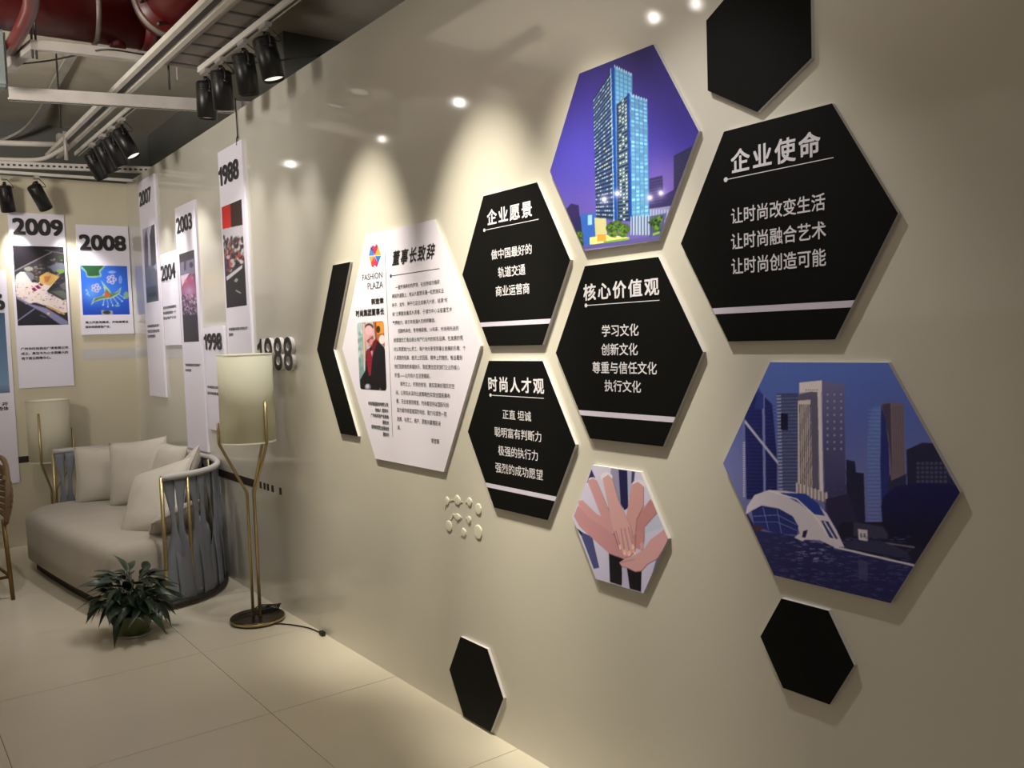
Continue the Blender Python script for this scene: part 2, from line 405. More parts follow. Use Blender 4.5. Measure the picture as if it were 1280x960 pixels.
p = hexpanel('C', 'black hexagon with short white lines directly below the night tower picture')
wtext('核心价值观', p, W_, cC, 183, 166, 240, 530, 138, 220, bold=0.022, name='heading')
underline(p, cC, 194, 265, 533, 241)
wtext('学习文化', p, W_, cC, 268, 354, 407, 436, 350, 406, bold=0.012)
wtext('创新文化', p, W_, cC, 265, 440, 494, 432, 440, 495, bold=0.012)
wtext('尊重与信任文化', p, W_, cC, 224, 522, 576, 520, 528, 585, bold=0.012)
wtext('执行文化', p, W_, cC, 280, 608, 660, 447, 613, 668, bold=0.012)
strip('C', p)
cE = crop(840, 0, 2.183)
p = hexpanel('E', 'black hexagon with long white lines, directly above the daylight city picture')
wtext('企业使命', p, W_, cE, 162, 405, 470, 404, 362, 428, bold=0.022, name='heading')
underline(p, cE, 147, 491, 441, 429)
wtext('让时尚改变生活', p, W_, cE, 162, 565, 609, 418, 530, 576, bold=0.012)
wtext('让时尚融合艺术', p, W_, cE, 162, 635, 680, 420, 606, 652, bold=0.012)
wtext('让时尚创造可能', p, W_, cE, 163, 703, 748, 420, 680, 726, bold=0.012)
strip('E', p)
hexpanel('H', 'small plain black hexagon low on the wall, below the daylight city picture')
hexpanel('I', 'small plain black hexagon standing at the foot of the wall on the floor edge')
hexpanel('J', 'plain black hexagon with upright sides at the top edge of the photo', rot=30)

# black arrow-shaped half hexagon
cK = crop(380, 270, 2.909)
pts = [on_x(*cK(*q), -TH) for q in ((105, 180), (168, 166), (107, 485), (197, 800), (133, 793), (47, 485))]
zt = (pts[0].z+pts[1].z)/2; zb = (pts[3].z+pts[4].z)/2; zm = (pts[2].z+pts[5].z)/2
yo0 = (pts[0].y+pts[4].y)/2; yi0 = (pts[1].y+pts[3].y)/2
poly = [(yo0, zt), (yi0, zt), (pts[2].y, zm), (yi0, zb), (yo0, zb), (pts[5].y, zm)]
tag(slab_poly('chevron_panel', poly, -TH, -0.0002, M['black'], M['edge']), 'black bent chevron strip left of the white portrait hexagon', 'wall panel')

# ------------------------------------------------------------------ printed pictures
class Canvas:
    def __init__(s, w, h, f=1.0):
        s.w, s.h, s.f = w, h, f; s.W, s.H = int(w*f), int(h*f)
        s.a = np.zeros((s.H, s.W, 3)); s.Y, s.X = np.mgrid[0:s.H, 0:s.W]; s.X = (s.X+0.5)/f; s.Y = (s.Y+0.5)/f
        s.rng = np.random.default_rng(3)
    def grad(s, stops):
        ys = [q[0] for q in stops]
        for k in range(3): s.a[:, :, k] = np.interp(s.Y[:, 0], ys, [q[1][k] for q in stops])[:, None]
    def mask(s, pts):
        P = np.array(pts, float); x0, y0 = P.min(0); x1, y1 = P.max(0)
        i0, i1 = max(int(y0*s.f)-1, 0), min(int(y1*s.f)+2, s.H); j0, j1 = max(int(x0*s.f)-1, 0), min(int(x1*s.f)+2, s.W)
        if i1 <= i0 or j1 <= j0: return None
        X = s.X[i0:i1, j0:j1]; Y = s.Y[i0:i1, j0:j1]; m = np.zeros(X.shape, bool); n = len(P)
        for k in range(n):
            xa, ya = P[k]; xb, yb = P[(k+1) % n]
            if ya == yb: continue
            c = (ya > Y) != (yb > Y); m ^= c & (X < (xb-xa)*(Y-ya)/(yb-ya)+xa)
        return (slice(i0, i1), slice(j0, j1)), m
    def poly(s, pts, col, a=1.0, col2=None):
        r = s.mask(pts)
        if r is None: return
        sl, m = r; reg = s.a[sl]
        c = np.array(col, float)
        if col2 is not None:
            Y = s.Y[sl][m]; t = ((Y-Y.min())/max(np.ptp(Y), 1e-6))[:, None] if m.any() else 0
            c = c*(1-t)+np.array(col2, float)*t
        reg[m] = reg[m]*(1-a)+c*a
    def line(s, x0, y0, x1, y1, w, col, a=1.0):
        dx, dy = x1-x0, y1-y0; L = math.hypot(dx, dy) or 1; nx, ny = -dy/L*w/2, dx/L*w/2
        s.poly([(x0+nx, y0+ny), (x1+nx, y1+ny), (x1-nx, y1-ny), (x0-nx, y0-ny)], col, a)
    def path(s, pts, w, col, a=1.0):
        for p, q in zip(pts[:-1], pts[1:]): s.line(*p, *q, w, col, a)
    def ell(s, cx, cy, rx, ry, col, a=1.0, rot=0):
        c, q = math.cos(rot), math.sin(rot)
        s.poly([(cx+rx*math.cos(t)*c-ry*math.sin(t)*q, cy+rx*math.cos(t)*q+ry*math.sin(t)*c) for t in np.linspace(0, 2*PI, 24)[:-1]], col, a)
    def glow(s, cx, cy, r, col, a=1.0):
        d2 = ((s.X-cx)**2+(s.Y-cy)**2)/r**2; g = (np.exp(-d2)*a)[:, :, None]
        s.a = s.a*(1-g)+np.array(col, float)*g
    def noise(s, amt, region=None, k=1):
        n = s.rng.normal(0, amt, (s.H//k+1, s.W//k+1)); n = np.kron(n, np.ones((k, k)))[:s.H, :s.W]
        s.a = np.clip(s.a+n[:, :, None]*(1 if region is None else region[:, :, None]), 0, 255)
    def quad(s, c, u, v):
        """bilinear point of quad c (tl, tr, br, bl)"""
        tl, tr, br, bl = c
        return tuple((tl[i]*(1-u)+tr[i]*u)*(1-v)+(bl[i]*(1-u)+br[i]*u)*v for i in (0, 1))
    def cell(s, c, u0, v0, u1, v1, col, a=1.0):
        s.poly([s.quad(c, u0, v0), s.quad(c, u1, v0), s.quad(c, u1, v1), s.quad(c, u0, v1)], col, a)
    def blur(s, n=1):
        for _ in range(n):
            p = np.pad(s.a, ((1, 1), (1, 1), (0, 0)), 'edge')
            q = (p[:-2]+2*p[1:-1]+p[2:])/4; s.a = (q[:, :-2]+2*q[:, 1:-1]+q[:, 2:])/4
    def sample(s, x, y):
        fx = np.clip(x*s.f-0.5, 0, s.W-1.001); fy = np.clip(y*s.f-0.5, 0, s.H-1.001)
        i = fy.astype(int); j = fx.astype(int); a = (fx-j)[:, None]; b = (fy-i)[:, None]
        return (s.a[i, j]*(1-a)+s.a[i, j+1]*a)*(1-b)+(s.a[i+1, j]*(1-a)+s.a[i+1, j+1]*a)*b
def picture(name, cv, cf, left, right, zs, parent, nx, gain=1.0, axis='x', plane=-TH-0.0004, lift=0.0):
    """print mesh: rows at heights zs running from left(z) to right(z) along the wall; colours sampled where each vertex lies"""
    ox, oy, s = cf; cv.blur(max(1, int(s*cv.f/2.2)))
    V = []
    for z in zs:
        l, r = left(z), right(z)
        for i in range(nx):
            q = l+(r-l)*i/(nx-1)
            V.append((plane, q, z) if axis == 'x' else (q, plane, z))
    V = np.array(V); px, py = to_px(V)
    col = cv.sample((px-ox)*s, (py-oy)*s)/255.0
    col = np.where(col <= 0.04045, col/12.92, ((col+0.055)/1.055)**2.4)*gain+lift
    nz = len(zs); idx = np.arange(nz*nx).reshape(nz, nx)
    F = np.stack([idx[:-1, :-1], idx[:-1, 1:], idx[1:, 1:], idx[1:, :-1]], -1).reshape(-1, 4)
    me = bpy.data.meshes.new(name); me.from_pydata(V.tolist(), [], F.tolist()); me.update()
    at = me.color_attributes.new('ink', 'FLOAT_COLOR', 'POINT')
    c4 = np.ones((len(V), 4)); c4[:, :3] = np.clip(col, 0, 0.95); at.data.foreach_set('color', c4.ravel())
    return link(name, me, M['print'], parent)
def hexpicture(k, cv, cf, parent, nx, nz, gain):
    cy, cz, r = HEX[k]; r -= 0.0005; H = r*math.sqrt(3)/2
    half = lambda z: r-abs(z-cz)/math.sqrt(3)
    zs = [cz-H+2*H*i/(nz-1) for i in range(nz)]
    return picture('printed_picture', cv, cf, lambda z: cy+half(z), lambda z: cy-half(z), zs, parent, nx, gain)

# D : night tower
c = Canvas(754, 960)
c.grad([(0, (40, 33, 92)), (250, (50, 42, 125)), (500, (64, 56, 155)), (700, (92, 78, 165)), (960, (100, 90, 160))])
c.glow(150, 560, 170, (72, 70, 185), 0.6); c.glow(600, 250, 240, (50, 42, 110), 0.45); c.glow(560, 650, 110, (125, 100, 170), 0.5)
c.poly([(128, 760), (150, 735), (183, 742), (190, 830), (160, 860)], (48, 40, 90))
c.poly([(590, 530), (670, 488), (640, 660), (590, 690)], (44, 42, 78)); 
for i in range(12): c.line(592, 545+i*12, 668, 508+i*12, 2, (62, 60, 100))
c.poly([(485, 628), (542, 615), (548, 760), (485, 770)], (52, 46, 92)); c.poly([(545, 700), (600, 670), (600, 780), (545, 780)], (50, 45, 90))
for i in range(9): c.line(488, 640+i*12, 540, 630+i*12, 2, (80, 74, 120))
c.poly([(140, 800), (190, 790), (205, 925), (170, 900)], (40, 40, 90))
c.poly([(190, 782), (255, 775), (262, 905), (205, 915)], (50, 92, 180)); c.poly([(222, 785), (240, 783), (240, 825), (222, 827)], (140, 190, 235))
c.poly([(485, 758), (578, 745), (560, 800), (485, 800)], (120, 125, 170))
for i in range(7): c.line(492+i*12, 760, 492+i*12, 830, 3, (170, 180, 210))
c.poly([(485, 790), (560, 775), (530, 880), (485, 880)], (60, 70, 110), 0.8)
L = [(245, 285), (335, 150), (340, 810), (258, 800)]
c.poly(L, (70, 100, 150), col2=(60, 80, 130))
for i in range(33):
    v = i/33; c.cell(L, 0, v, 0.95, v+0.018, (34, 44, 70))
    for j in range(9):
        if c.rng.random() < 0.55: c.cell(L, j/9, v+0.018, j/9+0.07, v+0.028, (150, 185, 215) if c.rng.random() < .7 else (190, 190, 160))
R = [(335, 145), (413, 180), (413, 800), (345, 800)]
c.poly(R, (70, 120, 185))
R2 = [(345, 310), (395, 265), (402, 810), (350, 810)]
for i in range(16):
    for j in range(4): c.cell(R, .08+j*.23, i/32, .08+j*.23+.17, i/32+.024, (105, 165, 205))
c.poly(R2, (36, 46, 66))
for i in range(34):
    c.cell(R2, 0.1, i/34, 0.9, i/34+0.008, (90, 120, 160))
    for j in range(3):
        if c.rng.random() < .6: c.cell(R2, .2+j*.25, i/34+.011, .36+j*.25, i/34+.024, (190, 205, 190))
c.line(330, 148, 342, 812, 11, (22, 62, 150)); c.line(320, 155, 334, 812, 3, (140, 190, 230))
G = [(405, 265), (477, 290), (484, 790), (410, 800)]
c.poly(G, (72, 118, 180), col2=(70, 140, 190))
for i in range(30):
    for j in range(4):
        u = .03+j*.245
        c.cell(G, u, i/30+.006, u+.19, i/30+.026, tuple(np.array((120, 178, 212))*c.rng.uniform(.72, 1.1)))
for j in range(5): c.line(*c.quad(G, j*.25, 0), *c.quad(G, j*.25, 1), 2, (60, 90, 170))
c.line(396, 262, 405, 812, 10, (22, 60, 150))
for x in range(8): c.line(338+x*10, 140+x*5, 338+x*10, 152+x*5, 3, (200, 220, 240))
for x in range(7): c.line(408+x*11, 262+x*4, 408+x*11, 272+x*4, 3, (190, 215, 240))
c.poly([(250, 795), (300, 800), (305, 880), (255, 880)], (190, 190, 130), .9); c.poly([(405, 790), (485, 785), (487, 870), (405, 870)], (170, 190, 200), .8)
for i in range(6): c.line(412+i*13, 788, 412+i*13, 870, 4, (40, 60, 130))
c.poly([(230, 880), (310, 870), (400, 880), (400, 900), (230, 910)], (230, 225, 130), .9); c.poly([(262, 868), (300, 866), (300, 895), (262, 897)], (230, 130, 50), .8)
c.poly([(170, 920), (400, 888), (540, 870), (560, 960), (170, 960)], (84, 80, 140)); c.line(200, 935, 540, 895, 5, (130, 120, 180)); c.line(290, 900, 400, 885, 8, (120, 160, 60))
for x, y, r in ((325, 840, 26), (348, 828, 24), (380, 842, 24), (330, 862, 20), (372, 862, 20), (505, 815, 20), (522, 805, 20), (515, 835, 20), (185, 870, 18), (190, 900, 14)):
    c.ell(x, y, r, r*.9, (62, 92, 44)); 
    for k in range(14): c.ell(x+c.rng.normal(0, r*.45), y+c.rng.normal(0, r*.4), 5, 5, (95, 130, 50) if c.rng.random() < .6 else (30, 52, 34), .9)
c.line(500, 868, 530, 858, 10, (130, 160, 60))
for x, y in ((292, 717), (348, 692), (488, 710), (535, 690)): c.glow(x, y, 22, (190, 180, 250), .5); c.glow(x, y, 9, (255, 250, 255), 1)
c.noise(4)
p = hexpanel('D', 'hexagon with a night picture of a lit blue office tower against a violet sky', face='edge')
hexpicture('D', c, (670, 40, 3.427), p, 190, 260, 1.25)

# F : city by the water
c = Canvas(932, 960)
c.grad([(0, (82, 108, 190)), (250, (84, 100, 178)), (500, (108, 112, 172)), (960, (90, 90, 140))])
c.glow(90, 400, 130, (112, 120, 175), .6)
T = [(115, 195), (160, 132), (212, 185), (228, 350), (230, 520), (122, 520)]
c.poly(T, (34, 42, 112), col2=(30, 32, 90)); c.poly([(150, 145), (165, 125), (178, 150)], (60, 75, 160))
for i in range(26): c.line(118, 190+i*13, 225, 190+i*13, 2, (46, 56, 130))
c.line(181, 150, 186, 510, 9, (120, 130, 190)); c.line(108, 235, 240, 400, 8, (185, 185, 215)); c.line(112, 235, 118, 520, 7, (110, 115, 170))
for i in range(28): c.ell(113, 320+i*7, 4, 2, (190, 190, 210))
c.poly([(160, 140), (182, 150), (182, 200), (150, 200)], (48, 60, 140))
B2 = [(228, 150), (305, 148), (305, 492), (236, 492)]
c.poly(B2, (64, 72, 122))
for i in range(28): c.cell(B2, 0, i/28, 1, i/28+.010, (100, 108, 150)); c.cell(B2, 0, i/28, .2, i/28+.02, (150, 158, 200))
c.poly([(243, 216), (268, 218), (268, 276), (243, 274)], (22, 22, 62)); c.line(228, 150, 305, 148, 5, (50, 60, 110))
c.poly([(388, 102), (466, 112), (476, 660), (400, 600)], (104, 104, 148), col2=(44, 42, 84))
for i in range(17):
    for j in range(3): c.ell(408+j*24, 150+i*24, 3.5, 4.5, (150, 150, 190) if i < 9 else (70, 70, 120))
c.poly([(308, 108), (388, 100), (392, 500), (303, 492)], (176, 172, 186)); c.poly([(308, 108), (388, 100), (388, 140), (308, 142)], (216, 208, 214))
for i in range(6): c.ell(332+i*8, 134, 2.5, 2.5, (120, 110, 130))
c.poly([(303, 150), (350, 140), (374, 142), (378, 500), (303, 490)], (95, 92, 120)); c.poly([(303, 172), (348, 168), (354, 480), (303, 480)], (205, 196, 196))
for i in range(6): c.line(310+i*7.2, 185, 313+i*7.2, 478, 3.6, (84, 74, 92))
c.line(378, 140, 388, 520, 12, (214, 208, 218)); c.poly([(296, 462), (356, 482), (408, 500), (408, 530), (296, 500)], (150, 140, 150))
for i in range(9): c.line(300+i*13, 462+i*4, 300+i*13, 500+i*4, 5, (215, 205, 205))
c.poly([(474, 380), (505, 386), (508, 425), (536, 428), (542, 620), (474, 640)], (34, 34, 66))
c.poly([(400, 520), (480, 500), (520, 610), (500, 660), (430, 660)], (44, 40, 76))
c.poly([(630, 430), (686, 430), (686, 500), (600, 620), (600, 500)], (40, 42, 80))
c.poly([(686, 345), (742, 320), (782, 322), (836, 432), (878, 495), (690, 495)], (38, 38, 70))
for i in range(5):
    for j in range(7): c.poly([(722+j*16, 388+i*16), (733+j*16, 388+i*16), (733+j*16, 398+i*16), (722+j*16, 398+i*16)], (72, 74, 110))
c.poly([(597, 182), (630, 177), (676, 182), (682, 432), (632, 455), (620, 300)], (112, 98, 112)); c.poly([(600, 186), (630, 180), (636, 440), (624, 300)], (70, 60, 86))
for i in range(5): c.line(640+i*8, 190, 645+i*8, 430, 2, (88, 76, 94))
cT = [(568, 195), (597, 188), (612, 240), (624, 330), (626, 430), (618, 520), (600, 605), (545, 605), (543, 480), (546, 340), (556, 240)]
c.poly(cT, (88, 116, 190), col2=(96, 104, 170)); c.poly([(597, 188), (612, 240), (624, 330), (626, 430), (618, 520), (600, 600), (594, 400)], (38, 46, 116))
for i in range(30): c.line(550, 205+i*13.5, 594, 205+i*13.5, 2, (120, 146, 210))
c.poly([(460, 600), (620, 600), (900, 680), (900, 760), (700, 750), (460, 690), (380, 690)], (28, 28, 56))
c.poly([(500, 600), (620, 620), (620, 660), (500, 650)], (56, 56, 86)); c.poly([(515, 624), (549, 629), (550, 668), (518, 663)], (196, 190, 204)); c.line(526, 640, 527, 655, 6, (90, 90, 120)); c.line(538, 640, 539, 655, 6, (90, 90, 120))
c.poly([(596, 545), (606, 510), (650, 474), (740, 462), (840, 466), (900, 490), (900, 690), (740, 690), (640, 670), (606, 620)], (24, 26, 84), col2=(22, 22, 48))
W2 = [(120, 560), (160, 630), (290, 650), (420, 685), (560, 720), (720, 755), (720, 960), (120, 960)]
c.poly(W2, (44, 46, 104), col2=(28, 30, 74))
for i in range(420):
    x = c.rng.uniform(150, 700); y = c.rng.uniform(650, 880); k = math.exp(-((x-350)/70)**2)*math.exp(-((y-700)/60)**2)
    b = 40*c.rng.random()+95*k; c.line(x-9, y, x+9, y+1, 2.5, (54+b, 56+b, 116+b*.8), .7)
c.poly([(515, 735), (550, 740), (548, 810), (520, 800)], (80, 80, 120), .6)
c.line(430, 688, 716, 754, 7, (205, 200, 218)); c.line(600, 672, 715, 690, 5, (120, 110, 130))
c.poly([(470, 668), (600, 668), (690, 705), (690, 730), (470, 690)], (48, 48, 84))
AR = [(118, 575), (124, 545), (150, 505), (200, 487), (262, 490), (320, 502), (365, 528), (405, 570), (440, 630), (468, 690), (425, 686), (380, 664), (330, 662), (318, 668), (290, 655), (310, 640), (300, 610), (270, 580), (220, 560), (170, 545), (140, 560)]
c.poly(AR, (206, 200, 226)); c.poly([(140, 560), (175, 542), (235, 552), (285, 580), (305, 615), (300, 645), (230, 642), (150, 615)], (40, 48, 118))
for q in (((145, 580), (230, 575), (300, 610)), ((150, 600), (230, 600), (300, 630)), ((180, 548), (200, 630)), ((230, 555), (245, 640))): c.path(q, 2.5, (110, 130, 200))
c.poly([(240, 497), (330, 500), (375, 535), (398, 578), (355, 572), (310, 535)], (42, 60, 150)); c.path([(200, 489), (300, 520), (360, 575), (420, 660)], 5, (226, 222, 240))
c.poly([(385, 595), (410, 598), (445, 660), (415, 655)], (48, 54, 120)); c.path([(396, 598), (440, 670)], 5, (210, 205, 230)); c.poly([(322, 632), (338, 628), (330, 655), (318, 654)], (34, 36, 80))
c.ell(160, 622, 22, 10, (70, 50, 70)); c.noise(4)
p = hexpanel('F', 'hexagon with a daylight picture of a city and a white arch by the water', face='edge')
hexpicture('F', c, (890, 440, 2.824), p, 270, 280, 1.35)

# G : stacked hands
c = Canvas(800, 960)
c.grad([(0, (196, 190, 214)), (500, (186, 184, 212)), (960, (176, 172, 205))])
c.poly([(340, 80), (392, 88), (420, 370), (440, 860), (330, 840), (318, 380)], (116, 114, 150), .7)
c.poly([(390, 88), (448, 96), (455, 345), (430, 362), (405, 320)], (32, 34, 76)); c.poly([(448, 96), (490, 104), (470, 330), (455, 340)], (160, 160, 190)); c.poly([(478, 100), (500, 104), (490, 200), (475, 180)], (60, 62, 110))
c.poly([(325, 640), (430, 680), (410, 865), (335, 842)], (22, 20, 28)); c.poly([(445, 740), (545, 745), (540, 905), (465, 885)], (22, 20, 28)); c.poly([(412, 740), (446, 745), (462, 880), (414, 865)], (168, 164, 196))
c.poly([(130, 500), (215, 540), (262, 745), (225, 752)], (66, 72, 120)); c.poly([(110, 480), (150, 510), (140, 530)], (20, 20, 40)); c.poly([(610, 800), (650, 660), (690, 640)], (80, 86, 130))
c.poly([(178, 180), (210, 88), (236, 150)], (46, 44, 98)); c.poly([(540, 330), (650, 330), (700, 470), (560, 520)], (172, 178, 206))
sk, sd, sl = (186, 140, 146), (132, 88, 100), (206, 166, 168)
def arm(pts, col=sk, dark=sd):
    c.poly([(x+5, y+6) for x, y in pts], dark, .8); c.poly(pts, col)
c.ell(310, 140, 40, 30, (208, 204, 224)); c.ell(525, 190, 46, 30, (204, 200, 220)); c.ell(215, 160, 26, 18, (210, 206, 224))
arm([(182, 165), (215, 148), (240, 158), (300, 300), (350, 430), (330, 460), (280, 420)])
arm([(120, 300), (150, 295), (250, 390), (350, 440), (380, 520), (330, 520), (220, 460), (130, 350)])
arm([(92, 400), (120, 330), (180, 400), (300, 480), (390, 560), (470, 660), (440, 690), (330, 650), (230, 560), (130, 470)], (180, 132, 140))
arm([(660, 320), (600, 290), (520, 400), (490, 500), (500, 600), (550, 630), (560, 540), (560, 470), (650, 370)], (174, 122, 126))
arm([(480, 190), (520, 172), (555, 200), (555, 330), (510, 420), (500, 540), (470, 560), (440, 470), (445, 380)], (186, 142, 144))
arm([(284, 150), (320, 125), (348, 150), (390, 300), (430, 380), (470, 470), (500, 640), (480, 650), (460, 670), (430, 670), (400, 600), (360, 510), (340, 420), (310, 280)], (194, 152, 156))
for q in (((372, 500), (405, 610)), ((405, 480), (432, 640)), ((430, 480), (466, 650)), ((455, 470), (490, 610))): c.path(q, 5, sd, .8)
for x, y in ((398, 608), (430, 642), (462, 650), (487, 605), (500, 640)): c.ell(x, y, 11, 18, (222, 168, 164)); c.ell(x, y+8, 6, 7, (236, 196, 196))
c.path([(360, 505), (378, 575), (395, 625)], 4, (120, 66, 70)); c.ell(520, 560, 34, 60, (178, 126, 130)); c.ell(545, 600, 12, 26, (192, 148, 150)); c.path([(505, 520), (500, 640)], 4, (130, 74, 74))
arm([(720, 470), (680, 500), (600, 560), (560, 620), (500, 660), (440, 680), (395, 710), (410, 735), (450, 745), (500, 770), (540, 765), (580, 720), (650, 680), (715, 570)], (190, 146, 152))
c.path([(400, 712), (450, 700), (500, 690)], 4, sd, .7); c.noise(3)
p = hexpanel('G', 'small hexagon with a picture of many hands stacked together, below the middle black hexagon', face='edge')
hexpicture('G', c, (700, 570, 5.333), p, 130, 150, 1.35)

# K : white portrait hexagon
K = hexpanel('K', 'large white hexagon with a portrait and a long printed message', face='white')
cf = crop(420, 270, 6.0)
wtext('FASHION', K, M['ink'], cf, 197, 440, 484, 348, 418, 466, name='lettering', bold=0.010)
wtext('PLAZA', K, M['ink'], cf, 237, 503, 552, 352, 488, 537, bold=0.010)
wtext('郭奎章', K, M['ink'], cf, 265, 622, 662, 357, 610, 655, bold=0.03)
wtext('时尚集团董事长', K, M['ink'], cf, 150, 706, 754, 361, 690, 740, bold=0.03)
wtext('董事长致辞', K, M['ink'], cf, 420, 262, 380, 745, 205, 310, bold=0.02, shear=0.3, name='heading')
underline(K, cf, 412, 450, 775, 394, w=0.0025, dot=0.008, m=M['ink'])
a = on_x(*cf(367, 268), -TH); b = on_x(*crop(450, 490, 13.72)(562, 775), -TH)
flat_on_x('divider_line', [(a.y-0.0+0.0015, b.z), (a.y-0.0015, b.z), (a.y-0.0015, a.z), (a.y+0.0015, a.z)], M['greyink'], K, -TH)
# logo of six bright rays
cl = crop(435, 300, 9.6)
def lp(x, y): q = on_x(*cl(x, y), -TH); return (q.y, q.z)
for q, col in ((((275, 70), (318, 185), (250, 188)), (70, 120, 190)), (((290, 68), (300, 62), (322, 80), (322, 180), (275, 100)), (150, 60, 110)), (((322, 80), (345, 45), (360, 80), (324, 180)), (205, 30, 60)),
               (((360, 80), (398, 180), (326, 184)), (235, 160, 60)), (((252, 200), (320, 192), (275, 275)), (225, 150, 80)), (((275, 275), (318, 196), (322, 300), (300, 328), (285, 318)), (190, 70, 60)),
               (((322, 300), (322, 196), (362, 285), (345, 325)), (190, 40, 110)), (((326, 192), (395, 190), (362, 285)), (30, 110, 190))):
    key = 'logo%d%d%d' % col
    if key not in M: M[key] = mat('logo_ink', lin(col), 0.5)
    flat_on_x('logo_ray', [lp(*v) for v in q], M[key], K, -TH, 0.0006)
# portrait
c = Canvas(524, 960)
c.grad([(0, (190, 196, 205)), (960, (150, 165, 180))])
c.poly([(90, 110), (190, 110), (190, 660), (120, 740)], (178, 196, 204), col2=(120, 150, 158))
for k in range(14): c.ell(c.rng.uniform(100, 165), c.rng.uniform(160, 640), 14, 26, (110, 140, 145) if k % 2 else (210, 220, 225), .6)
c.poly([(158, 110), (192, 110), (200, 400), (180, 660), (165, 400)], (190, 150, 130)); c.line(172, 130, 178, 640, 8, (222, 214, 214))
c.poly([(270, 100), (420, 100), (430, 400), (300, 300)], (176, 100, 52)); c.poly([(310, 110), (390, 110), (395, 230), (320, 240)], (222, 150, 60)); c.ell(330, 190, 22, 40, (70, 40, 24)); c.ell(372, 300, 34, 50, (226, 218, 226)); c.line(300, 110, 305, 300, 10, (120, 60, 40))
c.ell(230, 165, 46, 42, (76, 56, 60)); c.ell(232, 255, 50, 108, (216, 168, 178)); c.ell(225, 200, 42, 52, (222, 178, 190)); c.ell(252, 320, 36, 66, (206, 140, 140))
c.path([(205, 315), (235, 300), (275, 262)], 8, (50, 36, 44)); c.ell(222, 322, 17, 14, (120, 80, 90), .7); c.ell(262, 286, 17, 14, (120, 80, 90), .7); c.path([(238, 372), (262, 352)], 6, (150, 70, 80)); c.path([(236, 320), (232, 350)], 5, (170, 110, 120))
c.poly([(130, 740), (190, 640), (195, 430), (240, 390), (310, 300), (390, 380), (412, 440), (430, 870), (140, 870)], (24, 22, 34), col2=(18, 16, 24))
c.poly([(205, 410), (236, 400), (262, 510), (250, 690), (230, 700), (205, 560)], (140, 24, 48)); c.poly([(270, 330), (310, 280), (316, 340), (262, 510), (250, 440)], (110, 20, 34)); c.poly([(246, 430), (272, 420), (264, 490)], (190, 160, 180))
for k in range(6): c.line(212+k*3, 440+k*40, 240+k*2, 450+k*42, 5, (180, 60, 80), .6)
c.ell(216, 820, 34, 40, (120, 110, 140)); c.ell(212, 812, 20, 22, (190, 190, 205)); c.poly([(330, 870), (350, 825), (370, 870)], (110, 110, 130)); c.noise(4)
cp = crop(435, 390, 8.733)
A1 = on_x(*cp(98, 118), -TH); A2 = on_x(*cp(415, 860), -TH); rr = 0.02
pl, pr, pb, pt = A1.y, on_x(*cp(400, 118), -TH).y, A2.z, A1.z
pr = (pr + A2.y)/2
def inset(z):
    d = min(z-pb, pt-z); return 0 if d >= rr else rr-math.sqrt(max(rr*rr-(rr-d)**2, 0))
zs = [pb+(pt-pb)*i/150 for i in range(151)]
picture('portrait_photo', c, (435, 390, 8.733), lambda z: pl-inset(z), lambda z: pr+inset(z), zs, K, 60, 1.0)
# small credits
cs = crop(450, 490, 13.72)
for s, xl, y0, y1, xr, z0, z1 in (('时尚集团股份有限公司', 145, 165, 225, 482, 180, 250), ('创始人 董事长', 262, 275, 340, 485, 290, 352), ('广东省科技产业商会', 188, 370, 430, 492, 385, 455),
                                  ('副会长', 390, 485, 552, 494, 492, 560), ('深圳市民营企业联合会', 197, 560, 628, 497, 592, 665), ('副会长', 398, 685, 750, 500, 695, 768)):
    wtext(s, K, M['greyink'], cs, xl, y0, y1, xr, z0, z1, bold=0.012, cjk=1)
cb = crop(380, 270, 2.909)
body = [('一直怀揣美好的梦想，在创想城市精彩', 333, 251, 268, 493, 232, 248), ('美丽的道路上，他以人智慧浇灌一粒民族实业', 320, 284, 301, 508, 262, 279), ('种子，如今，种子已茁壮成参天大树，结满“时', 320, 316, 333, 522, 297, 314),
        ('尚”之果散发着诱人芳香，于城市中心以极富艺术', 322, 349, 366, 538, 330, 348), ('气质魅力，吸引年轻潮人的频频瞩目。', 322, 380, 396, 478, 372, 388), ('回顾所来径，苍苍横翠微。30年来，时尚用先进的', 342, 408, 424, 562, 402, 419),
        ('经营理念打造出商业地产行业内的知名品牌。在发展的同', 326, 443, 459, 577, 434, 452), ('时公司更致力让员工、商户充分享受到事业发展的乐趣：个', 327, 476, 492, 588, 472, 489), ('人真我的恬淡、经济上的回报、精神上的愉悦。每当看到', 328, 508, 524, 575, 505, 523),
        ('他们回家前的幸福快乐，我就更加坚定我们企业的核心', 329, 539, 556, 566, 541, 559), ('价值——让时尚人生活更精彩。', 330, 571, 588, 460, 573, 590), ('城市之上，无限的苍穹，是实现美好理念的空', 350, 604, 620, 547, 607, 626), ('间。公司将从深圳出发策略性实现全国拓展布', 334, 634, 651, 531, 644, 662),
        ('局。无论发展到哪里，时尚都坚持以国际化标', 336, 666, 683, 527, 677, 696), ('准为城市缔造璀璨的地标，致力与城市一同', 338, 697, 715, 518, 710, 730), ('发展、与员工、商户、顾客共赢精彩未', 338, 730, 747, 497, 744, 763), ('来。', 340, 760, 777, 352, 761, 778), ('郭奎章', 463, 808, 826, 492, 811, 829)]
for s, xl, y0, y1, xr, z0, z1 in body:
    wtext(s, K, M['greyink'], cb, xl, y0, y1, xr, z0, z1, bold=0.006, cjk=1)

